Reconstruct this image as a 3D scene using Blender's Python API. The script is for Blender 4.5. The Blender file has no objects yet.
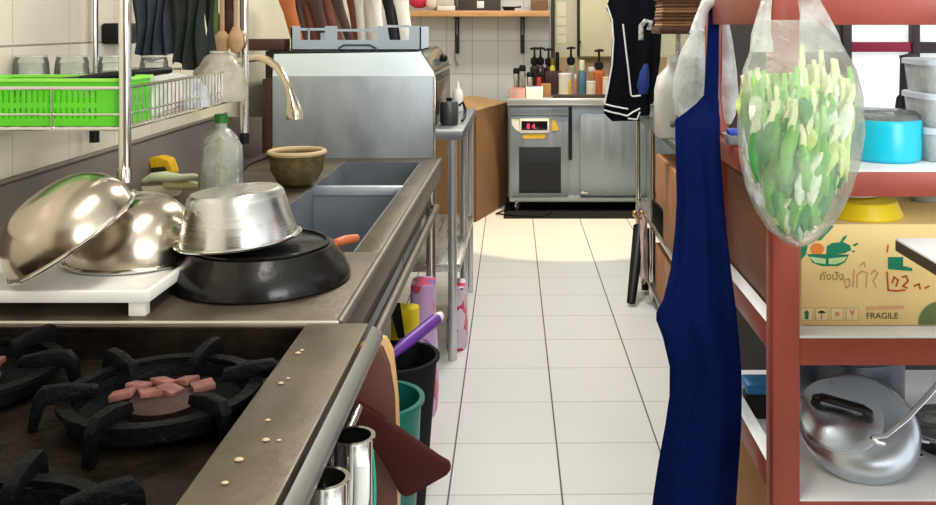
import bpy, bmesh, math, random
from mathutils import Vector, Matrix, Euler
R = random.Random(7)
PI = math.pi
SC = bpy.context.scene
COL = SC.collection
H = 1.385                      # eye height
VX, VY, F = 524.0, 23.0, 925.0  # where the room's depth axis vanishes, focal length in pixels
def P(x, y, Y):
    "world point that the photo shows at pixel (x, y) when it stands Y metres in"
    return Vector(((x - VX) * Y / F, Y, H - (y - VY) * Y / F))
def V(*a): return Vector(a)
ORIG = {}

# ------------------------------------------------------------------ materials
MATS = {}
def mat(name, col, rough=.5, metal=0., var=.06, scale=6., bump=0., trans=0., emit=0., coat=0., stretch=None, ior=1.45, rvar=0., alpha=1., bscale=None, spec=.5):
    if name in MATS: return MATS[name]
    m = bpy.data.materials.new(name); m.use_nodes = True
    nt = m.node_tree; N = nt.nodes; L = nt.links
    b = N['Principled BSDF']
    b.inputs['Roughness'].default_value = rough
    b.inputs['Metallic'].default_value = metal
    b.inputs['Transmission Weight'].default_value = trans
    b.inputs['Coat Weight'].default_value = coat
    b.inputs['IOR'].default_value = ior
    b.inputs['Alpha'].default_value = alpha
    b.inputs['Specular IOR Level'].default_value = spec
    tc = N.new('ShaderNodeTexCoord'); mp = N.new('ShaderNodeMapping')
    L.new(tc.outputs['Object'], mp.inputs['Vector'])
    if stretch: mp.inputs['Scale'].default_value = stretch
    nz = N.new('ShaderNodeTexNoise'); nz.inputs['Scale'].default_value = scale; nz.inputs['Detail'].default_value = 5
    L.new(mp.outputs['Vector'], nz.inputs['Vector'])
    rp = N.new('ShaderNodeValToRGB')
    c = Vector(col[:3])
    lo = [max(0, v * (1 - var)) for v in c]; hi = [min(1, v * (1 + var)) for v in c]
    rp.color_ramp.elements[0].color = (*lo, 1); rp.color_ramp.elements[1].color = (*hi, 1)
    rp.color_ramp.elements[0].position = .3; rp.color_ramp.elements[1].position = .7
    L.new(nz.outputs['Fac'], rp.inputs['Fac']); L.new(rp.outputs['Color'], b.inputs['Base Color'])
    if rvar:
        mr = N.new('ShaderNodeMapRange'); mr.inputs['From Min'].default_value = .3; mr.inputs['From Max'].default_value = .7
        mr.inputs['To Min'].default_value = max(.02, rough - rvar); mr.inputs['To Max'].default_value = min(1, rough + rvar)
        L.new(nz.outputs['Fac'], mr.inputs['Value']); L.new(mr.outputs['Result'], b.inputs['Roughness'])
    if bump:
        n2 = N.new('ShaderNodeTexNoise'); n2.inputs['Scale'].default_value = bscale or scale * 5; n2.inputs['Detail'].default_value = 3
        L.new(mp.outputs['Vector'], n2.inputs['Vector'])
        bp = N.new('ShaderNodeBump'); bp.inputs['Strength'].default_value = bump; bp.inputs['Distance'].default_value = .01
        L.new(n2.outputs['Fac'], bp.inputs['Height']); L.new(bp.outputs['Normal'], b.inputs['Normal'])
    if emit:
        L.new(rp.outputs['Color'], b.inputs['Emission Color']); b.inputs['Emission Strength'].default_value = emit
    MATS[name] = m
    return m
def film(name, col, amount, rough=.2, gloss=.25):
    "thin clear plastic: mostly see-through, some white haze and gloss"
    if name in MATS: return MATS[name]
    m = bpy.data.materials.new(name); m.use_nodes = True
    nt = m.node_tree; N = nt.nodes; L = nt.links
    for n in list(N): N.remove(n)
    out = N.new('ShaderNodeOutputMaterial'); mx = N.new('ShaderNodeMixShader'); m2 = N.new('ShaderNodeMixShader')
    tr = N.new('ShaderNodeBsdfTransparent'); df = N.new('ShaderNodeBsdfTranslucent'); d2 = N.new('ShaderNodeBsdfDiffuse')
    gl = N.new('ShaderNodeBsdfGlossy'); ad = N.new('ShaderNodeMixShader')
    tr.inputs['Color'].default_value = (.95, .97, .95, 1)
    df.inputs['Color'].default_value = (*col, 1); d2.inputs['Color'].default_value = (*col, 1)
    gl.inputs['Roughness'].default_value = rough
    tc = N.new('ShaderNodeTexCoord'); nz = N.new('ShaderNodeTexNoise'); nz.inputs['Scale'].default_value = 14; nz.inputs['Detail'].default_value = 4
    L.new(tc.outputs['Object'], nz.inputs['Vector'])
    mr = N.new('ShaderNodeMapRange'); mr.inputs['From Min'].default_value = .35; mr.inputs['From Max'].default_value = .65
    mr.inputs['To Min'].default_value = amount * .5; mr.inputs['To Max'].default_value = min(1, amount * 1.5)
    L.new(nz.outputs['Fac'], mr.inputs['Value'])
    bp = N.new('ShaderNodeBump'); bp.inputs['Strength'].default_value = 1; bp.inputs['Distance'].default_value = .03
    L.new(nz.outputs['Fac'], bp.inputs['Height']); L.new(bp.outputs['Normal'], gl.inputs['Normal'])
    ad.inputs['Fac'].default_value = .5
    L.new(df.outputs[0], ad.inputs[1]); L.new(d2.outputs[0], ad.inputs[2])
    L.new(mr.outputs['Result'], mx.inputs['Fac']); L.new(tr.outputs[0], mx.inputs[1]); L.new(ad.outputs[0], mx.inputs[2])
    fr = N.new('ShaderNodeLayerWeight'); fr.inputs['Blend'].default_value = .25
    ml = N.new('ShaderNodeMath'); ml.operation = 'MULTIPLY'; ml.inputs[1].default_value = gloss * 2
    L.new(fr.outputs['Fresnel'], ml.inputs[0]); L.new(ml.outputs[0], m2.inputs['Fac'])
    L.new(mx.outputs[0], m2.inputs[1]); L.new(gl.outputs[0], m2.inputs[2]); L.new(m2.outputs[0], out.inputs['Surface'])
    MATS[name] = m
    return m
def tile_mat(name, tile, line_u, line_v, su, sv, ou, ov, ax_u, ax_v, rot=0., wu=.006, wv=.004, rough=.25, var=.04):
    "square tiles laid on two object axes with grout of its own colour each way"
    m = bpy.data.materials.new(name); m.use_nodes = True
    nt = m.node_tree; N = nt.nodes; L = nt.links; b = N['Principled BSDF']
    tc = N.new('ShaderNodeTexCoord'); mp = N.new('ShaderNodeMapping'); mp.inputs['Rotation'].default_value = (0, 0, rot)
    L.new(tc.outputs['Object'], mp.inputs['Vector']); sp = N.new('ShaderNodeSeparateXYZ'); L.new(mp.outputs['Vector'], sp.inputs[0])
    def math_(op, a, v):
        n = N.new('ShaderNodeMath'); n.operation = op
        if hasattr(a, 'is_linked'): L.new(a, n.inputs[0])
        else: n.inputs[0].default_value = a
        if hasattr(v, 'is_linked'): L.new(v, n.inputs[1])
        else: n.inputs[1].default_value = v
        return n.outputs[0]
    def lines(ax, s, o, w):
        a = math_('SUBTRACT', sp.outputs[ax], o - w / 2); f = math_('FLOORED_MODULO', a, s)
        return math_('LESS_THAN', f, w), math_('FLOOR', math_('DIVIDE', math_('SUBTRACT', sp.outputs[ax], o), s), 0)
    lu, iu = lines(ax_u, su, ou, wu); lv, iv = lines(ax_v, sv, ov, wv)
    cb = N.new('ShaderNodeCombineXYZ'); L.new(iu, cb.inputs[0]); L.new(iv, cb.inputs[1])
    wn = N.new('ShaderNodeTexWhiteNoise'); wn.noise_dimensions = '3D'; L.new(cb.outputs[0], wn.inputs['Vector'])
    nz = N.new('ShaderNodeTexNoise'); nz.inputs['Scale'].default_value = 5; nz.inputs['Detail'].default_value = 6; L.new(mp.outputs['Vector'], nz.inputs['Vector'])
    s = math_('ADD', math_('MULTIPLY', wn.outputs['Value'], .5), math_('MULTIPLY', nz.outputs['Fac'], .5))
    rp = N.new('ShaderNodeValToRGB'); rp.color_ramp.elements[0].color = (*[v * (1 - var) for v in tile], 1); rp.color_ramp.elements[1].color = (*[min(1, v * (1 + var)) for v in tile], 1)
    L.new(s, rp.inputs['Fac'])
    m1 = N.new('ShaderNodeMix'); m1.data_type = 'RGBA'; m2 = N.new('ShaderNodeMix'); m2.data_type = 'RGBA'
    L.new(lv, m1.inputs['Factor']); L.new(rp.outputs['Color'], m1.inputs['A']); m1.inputs['B'].default_value = (*line_v, 1)
    L.new(lu, m2.inputs['Factor']); L.new(m1.outputs['Result'], m2.inputs['A']); m2.inputs['B'].default_value = (*line_u, 1)
    L.new(m2.outputs['Result'], b.inputs['Base Color'])
    mx = math_('MAXIMUM', lu, lv); inv = math_('SUBTRACT', 1., mx)
    bp = N.new('ShaderNodeBump'); bp.inputs['Strength'].default_value = .3; bp.inputs['Distance'].default_value = .003
    L.new(inv, bp.inputs['Height']); L.new(bp.outputs['Normal'], b.inputs['Normal'])
    mr = math_('ADD', math_('MULTIPLY', mx, .5), rough); L.new(mr, b.inputs['Roughness'])
    return m

# ------------------------------------------------------------------ mesh building
class B:
    def __init__(s, flat=False): s.bm = bmesh.new(); s.flat = flat
    def box(s, lo, hi, bev=.0, rot=None, piv=None):
        lo = Vector(lo); hi = Vector(hi); t = bmesh.new()
        bmesh.ops.create_cube(t, size=1)
        c = (lo + hi) / 2; d = hi - lo
        for v in t.verts: v.co = Vector((v.co.x * d.x, v.co.y * d.y, v.co.z * d.z)) + c
        if bev: bmesh.ops.bevel(t, geom=t.edges[:], offset=min(bev, min(abs(x) for x in d) * .45), segments=2, affect='EDGES', profile=.5)
        if rot is not None:
            M = rot if isinstance(rot, Matrix) else Euler(rot).to_matrix()
            pv = Vector(piv) if piv is not None else c
            for v in t.verts: v.co = pv + M @ (v.co - pv)
        s._add(t); return s
    def _add(s, t):
        me = bpy.data.meshes.new('t'); t.to_mesh(me); t.free(); s.bm.from_mesh(me); bpy.data.meshes.remove(me)
    def prism(s, pts, ext, bev=0):
        "planar polygon pts pushed along ext"
        t = bmesh.new(); ext = Vector(ext)
        a = [t.verts.new(Vector(p)) for p in pts]; b = [t.verts.new(Vector(p) + ext) for p in pts]
        n = len(a); t.faces.new(a[::-1]); t.faces.new(b)
        for i in range(n): t.faces.new((a[i], a[(i + 1) % n], b[(i + 1) % n], b[i]))
        bmesh.ops.recalc_face_normals(t, faces=t.faces[:])
        if bev: bmesh.ops.bevel(t, geom=t.edges[:], offset=bev, segments=2, affect='EDGES', profile=.5)
        s._add(t); return s
    def tube(s, pts, r, n=10, closed=False, cap=True, flat=None):
        pts = [Vector(p) for p in pts]; m = len(pts); rs = r if isinstance(r, (list, tuple)) else [r] * m
        t = bmesh.new(); rings = []
        up = None
        for i, p in enumerate(pts):
            if closed: d = pts[(i + 1) % m] - pts[i - 1]
            else: d = (pts[i + 1] if i < m - 1 else p) - (pts[i - 1] if i else p)
            if d.length < 1e-9: d = Vector((0, 0, 1))
            d.normalize()
            if up is None:
                up = Vector((0, 0, 1)) if abs(d.z) < .9 else Vector((0, 1, 0))
            u = up - d * up.dot(d)
            if u.length < 1e-6: u = d.orthogonal()
            u.normalize(); up = u; w = d.cross(u)
            fx, fy = flat or (1, 1)
            rings.append([t.verts.new(p + u * (math.cos(2 * PI * k / n) * rs[i] * fy) + w * (math.sin(2 * PI * k / n) * rs[i] * fx)) for k in range(n)])
        for i in range(m if closed else m - 1):
            a = rings[i]; b = rings[(i + 1) % m]
            for k in range(n): t.faces.new((a[k], a[(k + 1) % n], b[(k + 1) % n], b[k]))
        if cap and not closed:
            t.faces.new(rings[0][::-1]); t.faces.new(rings[-1])
        bmesh.ops.recalc_face_normals(t, faces=t.faces[:]); s._add(t); return s
    def lathe(s, prof, c=(0, 0, 0), n=32, axis=None, sx=1., sy=1., closed=False):
        "profile of (radius, height) spun round an upright axis through c (or turned to axis); closed joins last to first"
        t = bmesh.new(); rings = []; c = Vector(c)
        M = Vector((0, 0, 1)).rotation_difference(Vector(axis)).to_matrix() if axis is not None else Matrix.Identity(3)
        for r, h in prof:
            if r < 1e-6: rings.append([t.verts.new(c + M @ Vector((0, 0, h)))])
            else: rings.append([t.verts.new(c + M @ Vector((math.cos(2 * PI * k / n) * r * sx, math.sin(2 * PI * k / n) * r * sy, h))) for k in range(n)])
        prs = list(zip(rings, rings[1:]))
        if closed: prs.append((rings[-1], rings[0]))
        for a, b in prs:
            for k in range(n):
                k2 = (k + 1) % n
                if len(a) == 1 and len(b) == 1: continue
                if len(a) == 1: t.faces.new((a[0], b[k], b[k2]))
                elif len(b) == 1: t.faces.new((a[k], a[k2], b[0]))
                else: t.faces.new((a[k], a[k2], b[k2], b[k]))
        if not closed:
            if len(rings[0]) > 1: t.faces.new(rings[0][::-1])
            if len(rings[-1]) > 1: t.faces.new(rings[-1])
        bmesh.ops.recalc_face_normals(t, faces=t.faces[:]); s._add(t); return s
    def loft(s, rings, cap=True):
        t = bmesh.new(); vs = [[t.verts.new(Vector(p)) for p in r] for r in rings]; n = len(vs[0])
        for a, b in zip(vs, vs[1:]):
            for k in range(n): t.faces.new((a[k], a[(k + 1) % n], b[(k + 1) % n], b[k]))
        if cap: t.faces.new(vs[0][::-1]); t.faces.new(vs[-1])
        bmesh.ops.recalc_face_normals(t, faces=t.faces[:]); s._add(t); return s
    def sheet(s, fn, nu, nv, th=.002):
        "grid surface fn(u, v) given a real thickness"
        g = [[Vector(fn(i / nu, j / nv)) for j in range(nv + 1)] for i in range(nu + 1)]
        t = bmesh.new(); A = []; Bk = []
        for i in range(nu + 1):
            ra = []; rb = []
            for j in range(nv + 1):
                du = g[min(i + 1, nu)][j] - g[max(i - 1, 0)][j]; dv = g[i][min(j + 1, nv)] - g[i][max(j - 1, 0)]
                nn = du.cross(dv)
                nn = nn.normalized() if nn.length > 1e-12 else Vector((0, -1, 0))
                ra.append(t.verts.new(g[i][j] + nn * th / 2)); rb.append(t.verts.new(g[i][j] - nn * th / 2))
            A.append(ra); Bk.append(rb)
        for i in range(nu):
            for j in range(nv):
                t.faces.new((A[i][j], A[i + 1][j], A[i + 1][j + 1], A[i][j + 1])); t.faces.new((Bk[i][j], Bk[i][j + 1], Bk[i + 1][j + 1], Bk[i + 1][j]))
        for i in range(nu):
            for j in (0, nv): t.faces.new((A[i][j], A[i + 1][j], Bk[i + 1][j], Bk[i][j]))
        for j in range(nv):
            for i in (0, nu): t.faces.new((A[i][j], A[i][j + 1], Bk[i][j + 1], Bk[i][j]))
        bmesh.ops.recalc_face_normals(t, faces=t.faces[:]); s._add(t); return s
    def ball(s, c, r, n=16, sc=(1, 1, 1)):
        t = bmesh.new(); bmesh.ops.create_uvsphere(t, u_segments=n, v_segments=max(6, n // 2), radius=1)
        for v in t.verts: v.co = Vector(c) + Vector((v.co.x * r * sc[0], v.co.y * r * sc[1], v.co.z * r * sc[2]))
        s._add(t); return s
    def bbox_base(s):
        xs = [v.co for v in s.bm.verts]
        lo = [min(c[i] for c in xs) for i in range(3)]; hi = [max(c[i] for c in xs) for i in range(3)]
        return Vector(((lo[0] + hi[0]) / 2, (lo[1] + hi[1]) / 2, lo[2]))
    def build(s, name, m, parent=None, local=False, origin=None):
        if parent is None: o = Vector(origin) if origin is not None else (Vector() if local else s.bbox_base())
        else: o = Vector() if local else ORIG[parent.name]
        for v in s.bm.verts: v.co -= o
        me = bpy.data.meshes.new(name); s.bm.to_mesh(me); s.bm.free()
        if not s.flat:
            for p in me.polygons: p.use_smooth = True
            me.set_sharp_from_angle(angle=math.radians(38))
        me.materials.append(m)
        ob = bpy.data.objects.new(name, me); COL.objects.link(ob)
        if parent is None: ob.location = o
        else: ob.parent = parent
        ORIG[ob.name] = o.copy() if not local else Vector()
        return ob
def tag(o, label=None, cat=None, group=None, kind=None):
    if label: o['label'] = label
    if cat: o['category'] = cat
    if group: o['group'] = group
    if kind: o['kind'] = kind
    return o
def thing(name, label, cat, loc, group=None, rot=None):
    o = bpy.data.objects.new(name, None); COL.objects.link(o); o.location = Vector(loc); o.empty_display_size = .05
    if rot is not None: o.rotation_euler = Euler(rot) if not isinstance(rot, Matrix) else rot.to_euler()
    ORIG[o.name] = Vector(loc)
    return tag(o, label, cat, group)
def struct(name, b, m):
    return tag(b.build(name, m, origin=(0, 0, 0)), kind='structure')
def dup(o, parent=None, loc=None, label=None, rot=None):
    c = o.copy(); COL.objects.link(c)
    if parent is not None: c.parent = parent
    if loc is not None: c.location = Vector(loc)
    if rot is not None: c.rotation_euler = Euler(rot)
    if label: c['label'] = label
    for ch in list(o.children): dup(ch, c)
    ORIG[c.name] = Vector(c.location)
    return c
def arc(c, r, a0, a1, n, plane='xz'):
    out = []
    for i in range(n + 1):
        a = a0 + (a1 - a0) * i / n; u, w = math.cos(a) * r, math.sin(a) * r
        c_ = Vector(c)
        out.append(c_ + {'xz': Vector((u, 0, w)), 'xy': Vector((u, w, 0)), 'yz': Vector((0, u, w))}[plane])
    return out
def rrect(x0, x1, y0, y1, r, n=5):
    pts = []
    for cx, cy, a in ((x1 - r, y1 - r, 0), (x0 + r, y1 - r, PI / 2), (x0 + r, y0 + r, PI), (x1 - r, y0 + r, 1.5 * PI)):
        for i in range(n + 1):
            t = a + PI / 2 * i / n; pts.append((cx + r * math.cos(t), cy + r * math.sin(t)))
    return pts
def text_mesh(txt, size, m, name, parent, loc, rot=(PI / 2, 0, 0), depth=.0003, align='LEFT'):
    cu = bpy.data.curves.new('txt', 'FONT'); cu.body = txt; cu.size = size; cu.extrude = depth; cu.align_x = align
    ob = bpy.data.objects.new('txt', cu); COL.objects.link(ob); dg = bpy.context.evaluated_depsgraph_get()
    me = bpy.data.meshes.new_from_object(ob.evaluated_get(dg)); bpy.data.objects.remove(ob); bpy.data.curves.remove(cu)
    me.materials.clear(); me.materials.append(m)
    o = bpy.data.objects.new(name, me); COL.objects.link(o); o.parent = parent
    o.location = Vector(loc) - ORIG[parent.name]; o.rotation_euler = rot
    return o
def C8(r, g, b):
    f = lambda v: (v / 12.92 if v <= .04045 else ((v + .055) / 1.055) ** 2.4)
    return tuple(f(x / 255) for x in (r, g, b))
steel = mat('brushed_steel', C8(182, 182, 180), .32, 1, .06, 5, .05, stretch=(12, 1, 12), rvar=.1)
steel_panel = mat('steel_panel', C8(180, 188, 194), .45, .6, .2, 7, .06, rvar=.12, stretch=(1, 1, .5))
basin_steel = mat('basin_steel', C8(118, 125, 132), .45, .3, .14, 5, .06, rvar=.1)
steel_worn = mat('worn_steel_top', C8(108, 98, 83), .48, .8, .16, 9, .12, rvar=.12)
chrome = mat('polished_steel', C8(225, 224, 220), .1, 1, .03, 4, rvar=.05)
alu = mat('spun_aluminium', C8(214, 214, 212), .24, 1, .05, 5, .04, stretch=(1, 1, 18), rvar=.08)
alu_blue = mat('dull_aluminium', C8(196, 204, 212), .3, 1, .06, 6, .05, rvar=.1)
bowl_steel = mat('hammered_bowl_steel', C8(196, 184, 166), .2, 1, .08, 6, .05, rvar=.07)
black_iron = mat('black_cast_iron', C8(13, 13, 14), .5, .0, .35, 14, .4, rvar=.12, spec=.08)
black_pan = mat('seasoned_black_steel', C8(20, 18, 17), .22, .2, .4, 6, .12, rvar=.12)
grease = mat('greasy_burnt_steel', C8(27, 21, 15), .45, .0, .7, 9, .4, rvar=.2, spec=.1)
black_plastic = mat('black_plastic', C8(18, 18, 20), .4, 0, .1, spec=.3)
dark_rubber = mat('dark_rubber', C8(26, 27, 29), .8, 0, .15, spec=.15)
white_plastic = mat('white_plastic', C8(228, 226, 218), .35, 0, .04)
white_paint = mat('white_liner', C8(232, 234, 236), .4, 0, .05, 8)
cream_wall = mat('cream_paint', C8(212, 205, 178), .6, 0, .05, 3)
grey_wall = mat('pale_grey_paint', C8(196, 198, 196), .7, 0, .05, 3)
red_paint = mat('rust_red_paint', C8(150, 66, 50), .42, .1, .12, 7, .06, rvar=.1)
green_plastic = mat('lime_green_plastic', C8(96, 206, 40), .35, 0, .05)
wood = mat('light_wood', C8(186, 148, 108), .55, 0, .18, 5, .1, stretch=(1, 8, 8))
dark_wood = mat('dark_brown_wood', C8(70, 40, 28), .5, 0, .25, 6, .1, stretch=(8, 1, 8))
maroon_board = mat('dark_maroon_board', C8(60, 25, 21), .5, 0, .12, 5, .05, spec=.15)
tan_board = mat('tan_board', C8(206, 160, 104), .55, 0, .12, 4, .05)
cardboard = mat('cardboard', C8(176, 128, 80), .8, 0, .1, 4, .05)
card_light = mat('pale_cardboard', C8(252, 222, 152), .75, 0, .05, 3)
navy_cloth = mat('royal_blue_cloth', C8(8, 22, 72), .9, 0, .12, 60, .3, bscale=300, spec=.05)
black_cloth = mat('black_cloth', C8(12, 13, 19), .9, 0, .2, 40, .2, spec=.1)
dark_green_cloth = mat('dark_green_cloth', C8(32, 38, 32), .85, 0, .25, 20, .2)
slate_cloth = mat('slate_grey_cloth', C8(46, 54, 62), .8, 0, .25, 20, .2)
white_trim = mat('white_piping', C8(226, 226, 226), .7)
glass = film('clear_glass', (.95, .95, .93), .16, .06, .5)
frosted = film('frosted_plastic', (.93, .95, .96), .6, .25, .3)
bag_film = film('bag_film', (.95, .97, .93), .22, .15, .3)
white_bag = film('white_bag_film', (.95, .97, .98), .75, .3, .2)
handle_film = film('bag_handle_film', (.95, .97, .95), .42, .2, .25)

# ================================================================= SETTING
XW, YB, XR, YF, ZC = -1.2, 7.45, 1.45, -2.2, 2.75
floor_m = tile_mat('floor_tiles', C8(212, 212, 209), C8(92, 88, 84), C8(166, 163, 157), .3325, .332, .1465, 2.716 % .332, 0, 1, rot=-math.atan(12 / F), wu=.0055, wv=.004, rough=.3)
struct('floor', B().box((-1.25, YF, -.05), (3.2, YB + .1, 0)), floor_m)
lw_m = tile_mat('left_wall_tiles', C8(226, 216, 196), C8(190, 176, 154), C8(150, 138, 122), .27, .311, 1.90 % .27, 1.331 % .311, 1, 2, wu=.004, wv=.005, rough=.25, var=.06)
struct('wall_left', B().box((XW - .1, YF, 0), (XW, 3.32, ZC)), lw_m)
struct('wall_left_rear', B().box((XW - .1, 3.32, 0), (XW, YB, ZC)), cream_wall)
bw_m = tile_mat('back_wall_tiles', C8(214, 216, 214), C8(170, 172, 168), C8(170, 172, 168), .207, .266, P(498, 0, YB).x % .207, P(0, 41, YB).z % .266, 0, 2, wu=.006, wv=.006, rough=.3)
XS = P(551, 0, YB).x
struct('wall_back', B().box((XW - .1, YB, 0), (XS, YB + .1, ZC)), bw_m)
tan_wall = mat('tan_paint', C8(186, 170, 138), .6, 0, .06, 3)
struct('wall_back_right', B().box((XS, YB, 0), (3.2, YB + .1, ZC)), mat('khaki_cream_paint', C8(204, 201, 172), .6, 0, .05, 3))
struct('trim_1', B().box((XS, YB - .05, 0), (XS + .03, YB, ZC), .004), mat('dark_trim', C8(58, 58, 50), .5))
struct('wall_right', B().box((XR, 2.96, 0), (XR + .1, YB, ZC)), grey_wall)
struct('wall_front', B().box((-1.3, YF - .1, 0), (3.2, YF, ZC)), mat('tan_brown_paint', C8(132, 112, 90), .7, 0, .08))
struct('ceiling', B().box((-1.3, YF, ZC), (3.2, YB + .1, ZC + .1)), mat('ceiling_white', C8(235, 235, 230), .8))
# partition with a window behind the red shelving
YP = 2.9
wx = [P(x, 0, YP).x for x in (851, 911, 919, 980)]
wz = [P(0, y, YP).z for y in (27, 42, 52, 150)]
dk = mat('dark_window_frame', C8(52, 40, 42), .5)
b = B(); b.box((.612, YP, 0), (wx[0] - .03, YP + .06, ZC)); b.box((wx[0] - .03, YP, 0), (3.2, YP + .06, .8)); b.box((wx[0] - .03, YP, 1.62), (3.2, YP + .06, ZC))
struct('wall_partition', b, mat('dark_partition', C8(62, 58, 56), .7, 0, .1))  # wall coloured dark to imitate the shade behind the shelves
b = B()
for x0, x1 in ((wx[0] - .03, wx[0]), (wx[1], wx[2]), (wx[3], wx[3] + .03)): b.box((x0, YP - .012, .8), (x1, YP + .06, 1.62), .004)
b.box((wx[0], YP - .01, .8), (wx[3], YP + .06, .86)); b.box((wx[0], YP - .01, 1.55), (wx[3], YP + .06, 1.62))
b.box((wx[2], YP - .008, wz[1] - .035), (wx[3], YP + .05, wz[1]))
w1 = struct('window_1', b, dk)
b = B().box((wx[0], YP + .02, .86), (wx[1], YP + .03, 1.55)).box((wx[2], YP + .02, .86), (wx[3], YP + .03, 1.55))
pn = b.build('window_pane', mat('daylit_frosted_pane', C8(222, 228, 228), .3, 0, .03, 3, emit=.55), w1)
B().box((wx[0], YP - .006, wz[2]), (wx[1], YP + .02, wz[1]), .003).build('magenta_crossbar', mat('magenta_paint', C8(150, 24, 66), .45), w1)

# ================================================================= STOVE
ZT = .845
SX0, SX1 = XW + .005, -.273           # stove from wall to aisle edge
RX = -.392                            # inner edge of the aisle rim
RYb = 1.655
st = thing('gas_stove', 'low steel commercial gas stove with a blackened sunken top', 'stove', ((SX0 + SX1) / 2, 1.2, 0))
b = B()
b.box((RX, .62, ZT - .012), (SX1 - .006, RYb + .012, ZT), .004)      # aisle rim
b.box((SX0, RYb, ZT - .012), (RX + .01, RYb + .012, ZT - .001), .002)
b.box((SX0, .62, ZT - .012), (RX + .01, .70, ZT - .001), .002)
b.build('rim', steel_worn, st)
b = B()
b.prism([(SX1, .62, ZT - .004), (SX1 + .019, .62, ZT - .016), (SX1 + .019, .62, ZT - .03), (SX1, .62, ZT - .03)], (0, RYb - .62 + .012, 0), .002)
b.build('edge_lip', mat('grey_lip', C8(122, 120, 114), .5, .7, .1, 6), st)
b = B(); b.box((SX0, .70, .775), (RX, RYb, .785)); b.box((RX - .006, .70, .785), (RX, RYb, ZT - .012)); b.box((SX0, RYb - .006, .785), (RX, RYb, ZT - .004)); b.box((SX0, .70, .785), (RX, .706, ZT - .012))
b.build('drip_tray', grease, st)
b = B().box((SX0, .62, .60), (SX1 - .07, RYb, .774)).box((SX1 - .07, .62, .60), (SX1 - .03, RYb, .83))
b.build('body', mat('smoked_steel', C8(70, 66, 62), .45, .8, .2), st)
for x in (SX0 + .03, SX1 - .08):
    for y in (.66, RYb - .04):
        B().box((x - .02, y - .02, 0), (x + .02, y + .02, .601), .003).build('leg', steel, st)
# burners
tray_z = .7855
def burner(cx, cy, label, bricks):
    t = thing('burner', label, 'burner', (cx, cy, tray_z), 'gas burners in the stove top')
    B().lathe([(.125, 0), (.135, .012), (.132, .03), (.122, .032), (.118, .014), (.095, .008), (0, .008)], (cx, cy, tray_z), 40).build('ring', black_iron, t)
    B().lathe([(.05, .008), (.055, .02), (.045, .026), (.0, .026)], (cx, cy, tray_z), 24).build('burner_cap', mat('rusty_iron', C8(54, 36, 30), .7, .3, .4, 20, .3), t)
    cer = mat('pink_ceramic', C8(124, 78, 70), .7, 0, .4, 40, .2)
    for k in range(bricks):
        dx, dy = ((-.062, .0), (-.05, .035), (-.018, .05), (.016, .055), (.005, .018), (-.022, .008), (.05, .035))[k]
        x, y = cx + dx, cy + dy
        B().box((x - .017, y - .014, tray_z + .024), (x + .017, y + .014, tray_z + .034), .002, (R.uniform(-.25, .25), R.uniform(-.25, .25), R.uniform(-.6, .6))).build('ceramic_plaque', cer, t)
    return t
def grate(cx, cy, label, rot):
    t = thing('pan_grate', label, 'grate', (cx, cy, tray_z + .033), 'cast iron pan grates on the stove')
    z0 = tray_z + .033
    B().lathe([(.128, 0), (.148, 0), (.148, .008), (.128, .008)], (cx, cy, z0), 40, closed=True).build('ring', black_iron, t)
    for k in range(6):
        a = rot + k * PI / 3; d = V(math.cos(a), math.sin(a), 0); n = V(-d.y, d.x, 0) * .008
        c0 = V(cx, cy, z0)
        prof = [(.085, .006), (.09, .022), (.13, .03), (.165, .03), (.178, .014), (.184, -.031), (.172, -.031), (.160, .004), (.14, .004), (.128, .004)]
        B().prism([c0 + d * r + V(0, 0, h) - n for r, h in prof], n * 2, .0015).build('arm', black_iron, t)
    return t
burner(-.555, 1.42, 'open gas burner with pink ceramic plaques nearest the aisle', 7)
grate(-.555, 1.42, 'black cast iron pan grate over the burner with pink ceramic plaques', .35)
burner(-.91, 1.50, 'gas burner towards the wall at the left edge of the stove', 5)
grate(-.91, 1.50, 'black cast iron pan grate at the left edge of the stove', .1)
burner(-.60, 1.0, 'gas burner nearest the viewer at the front of the stove', 5)
grate(-.60, 1.0, 'black cast iron pan grate nearest the viewer at the photo bottom', .6)
cm_ = mat('pale_crumb', C8(186, 168, 138), .8)
for px, py, rr in ((281, 384, .0035), (288, 379, .0025), (298, 354, .004), (302, 351, .003), (266, 441, .004), (239, 461, .0045), (225, 484, .0035), (268, 421, .003), (279, 441, .0025)):
    q = P(px, py, F * (H - ZT) / (py - VY))
    tag(B().ball(q + V(0, 0, rr * .45), rr, 8, (1.3, 1, .5)).build('crumb', cm_), 'tiny pale food crumb on the steel rim of the stove', 'crumb', 'crumbs on the stove rim')
# gas pipe / spanner-like pot support lying in the tray
tag(B().box((-1.02, 1.10, tray_z + .0), (-.86, 1.17, tray_z + .03), .004, (0, 0, .15)).build('scraper_block', mat('brown_scale', C8(112, 92, 70), .7, .2, .3, 10, .2)), 'rusty brown metal block lying in the blackened stove tray', 'scraper')

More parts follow.
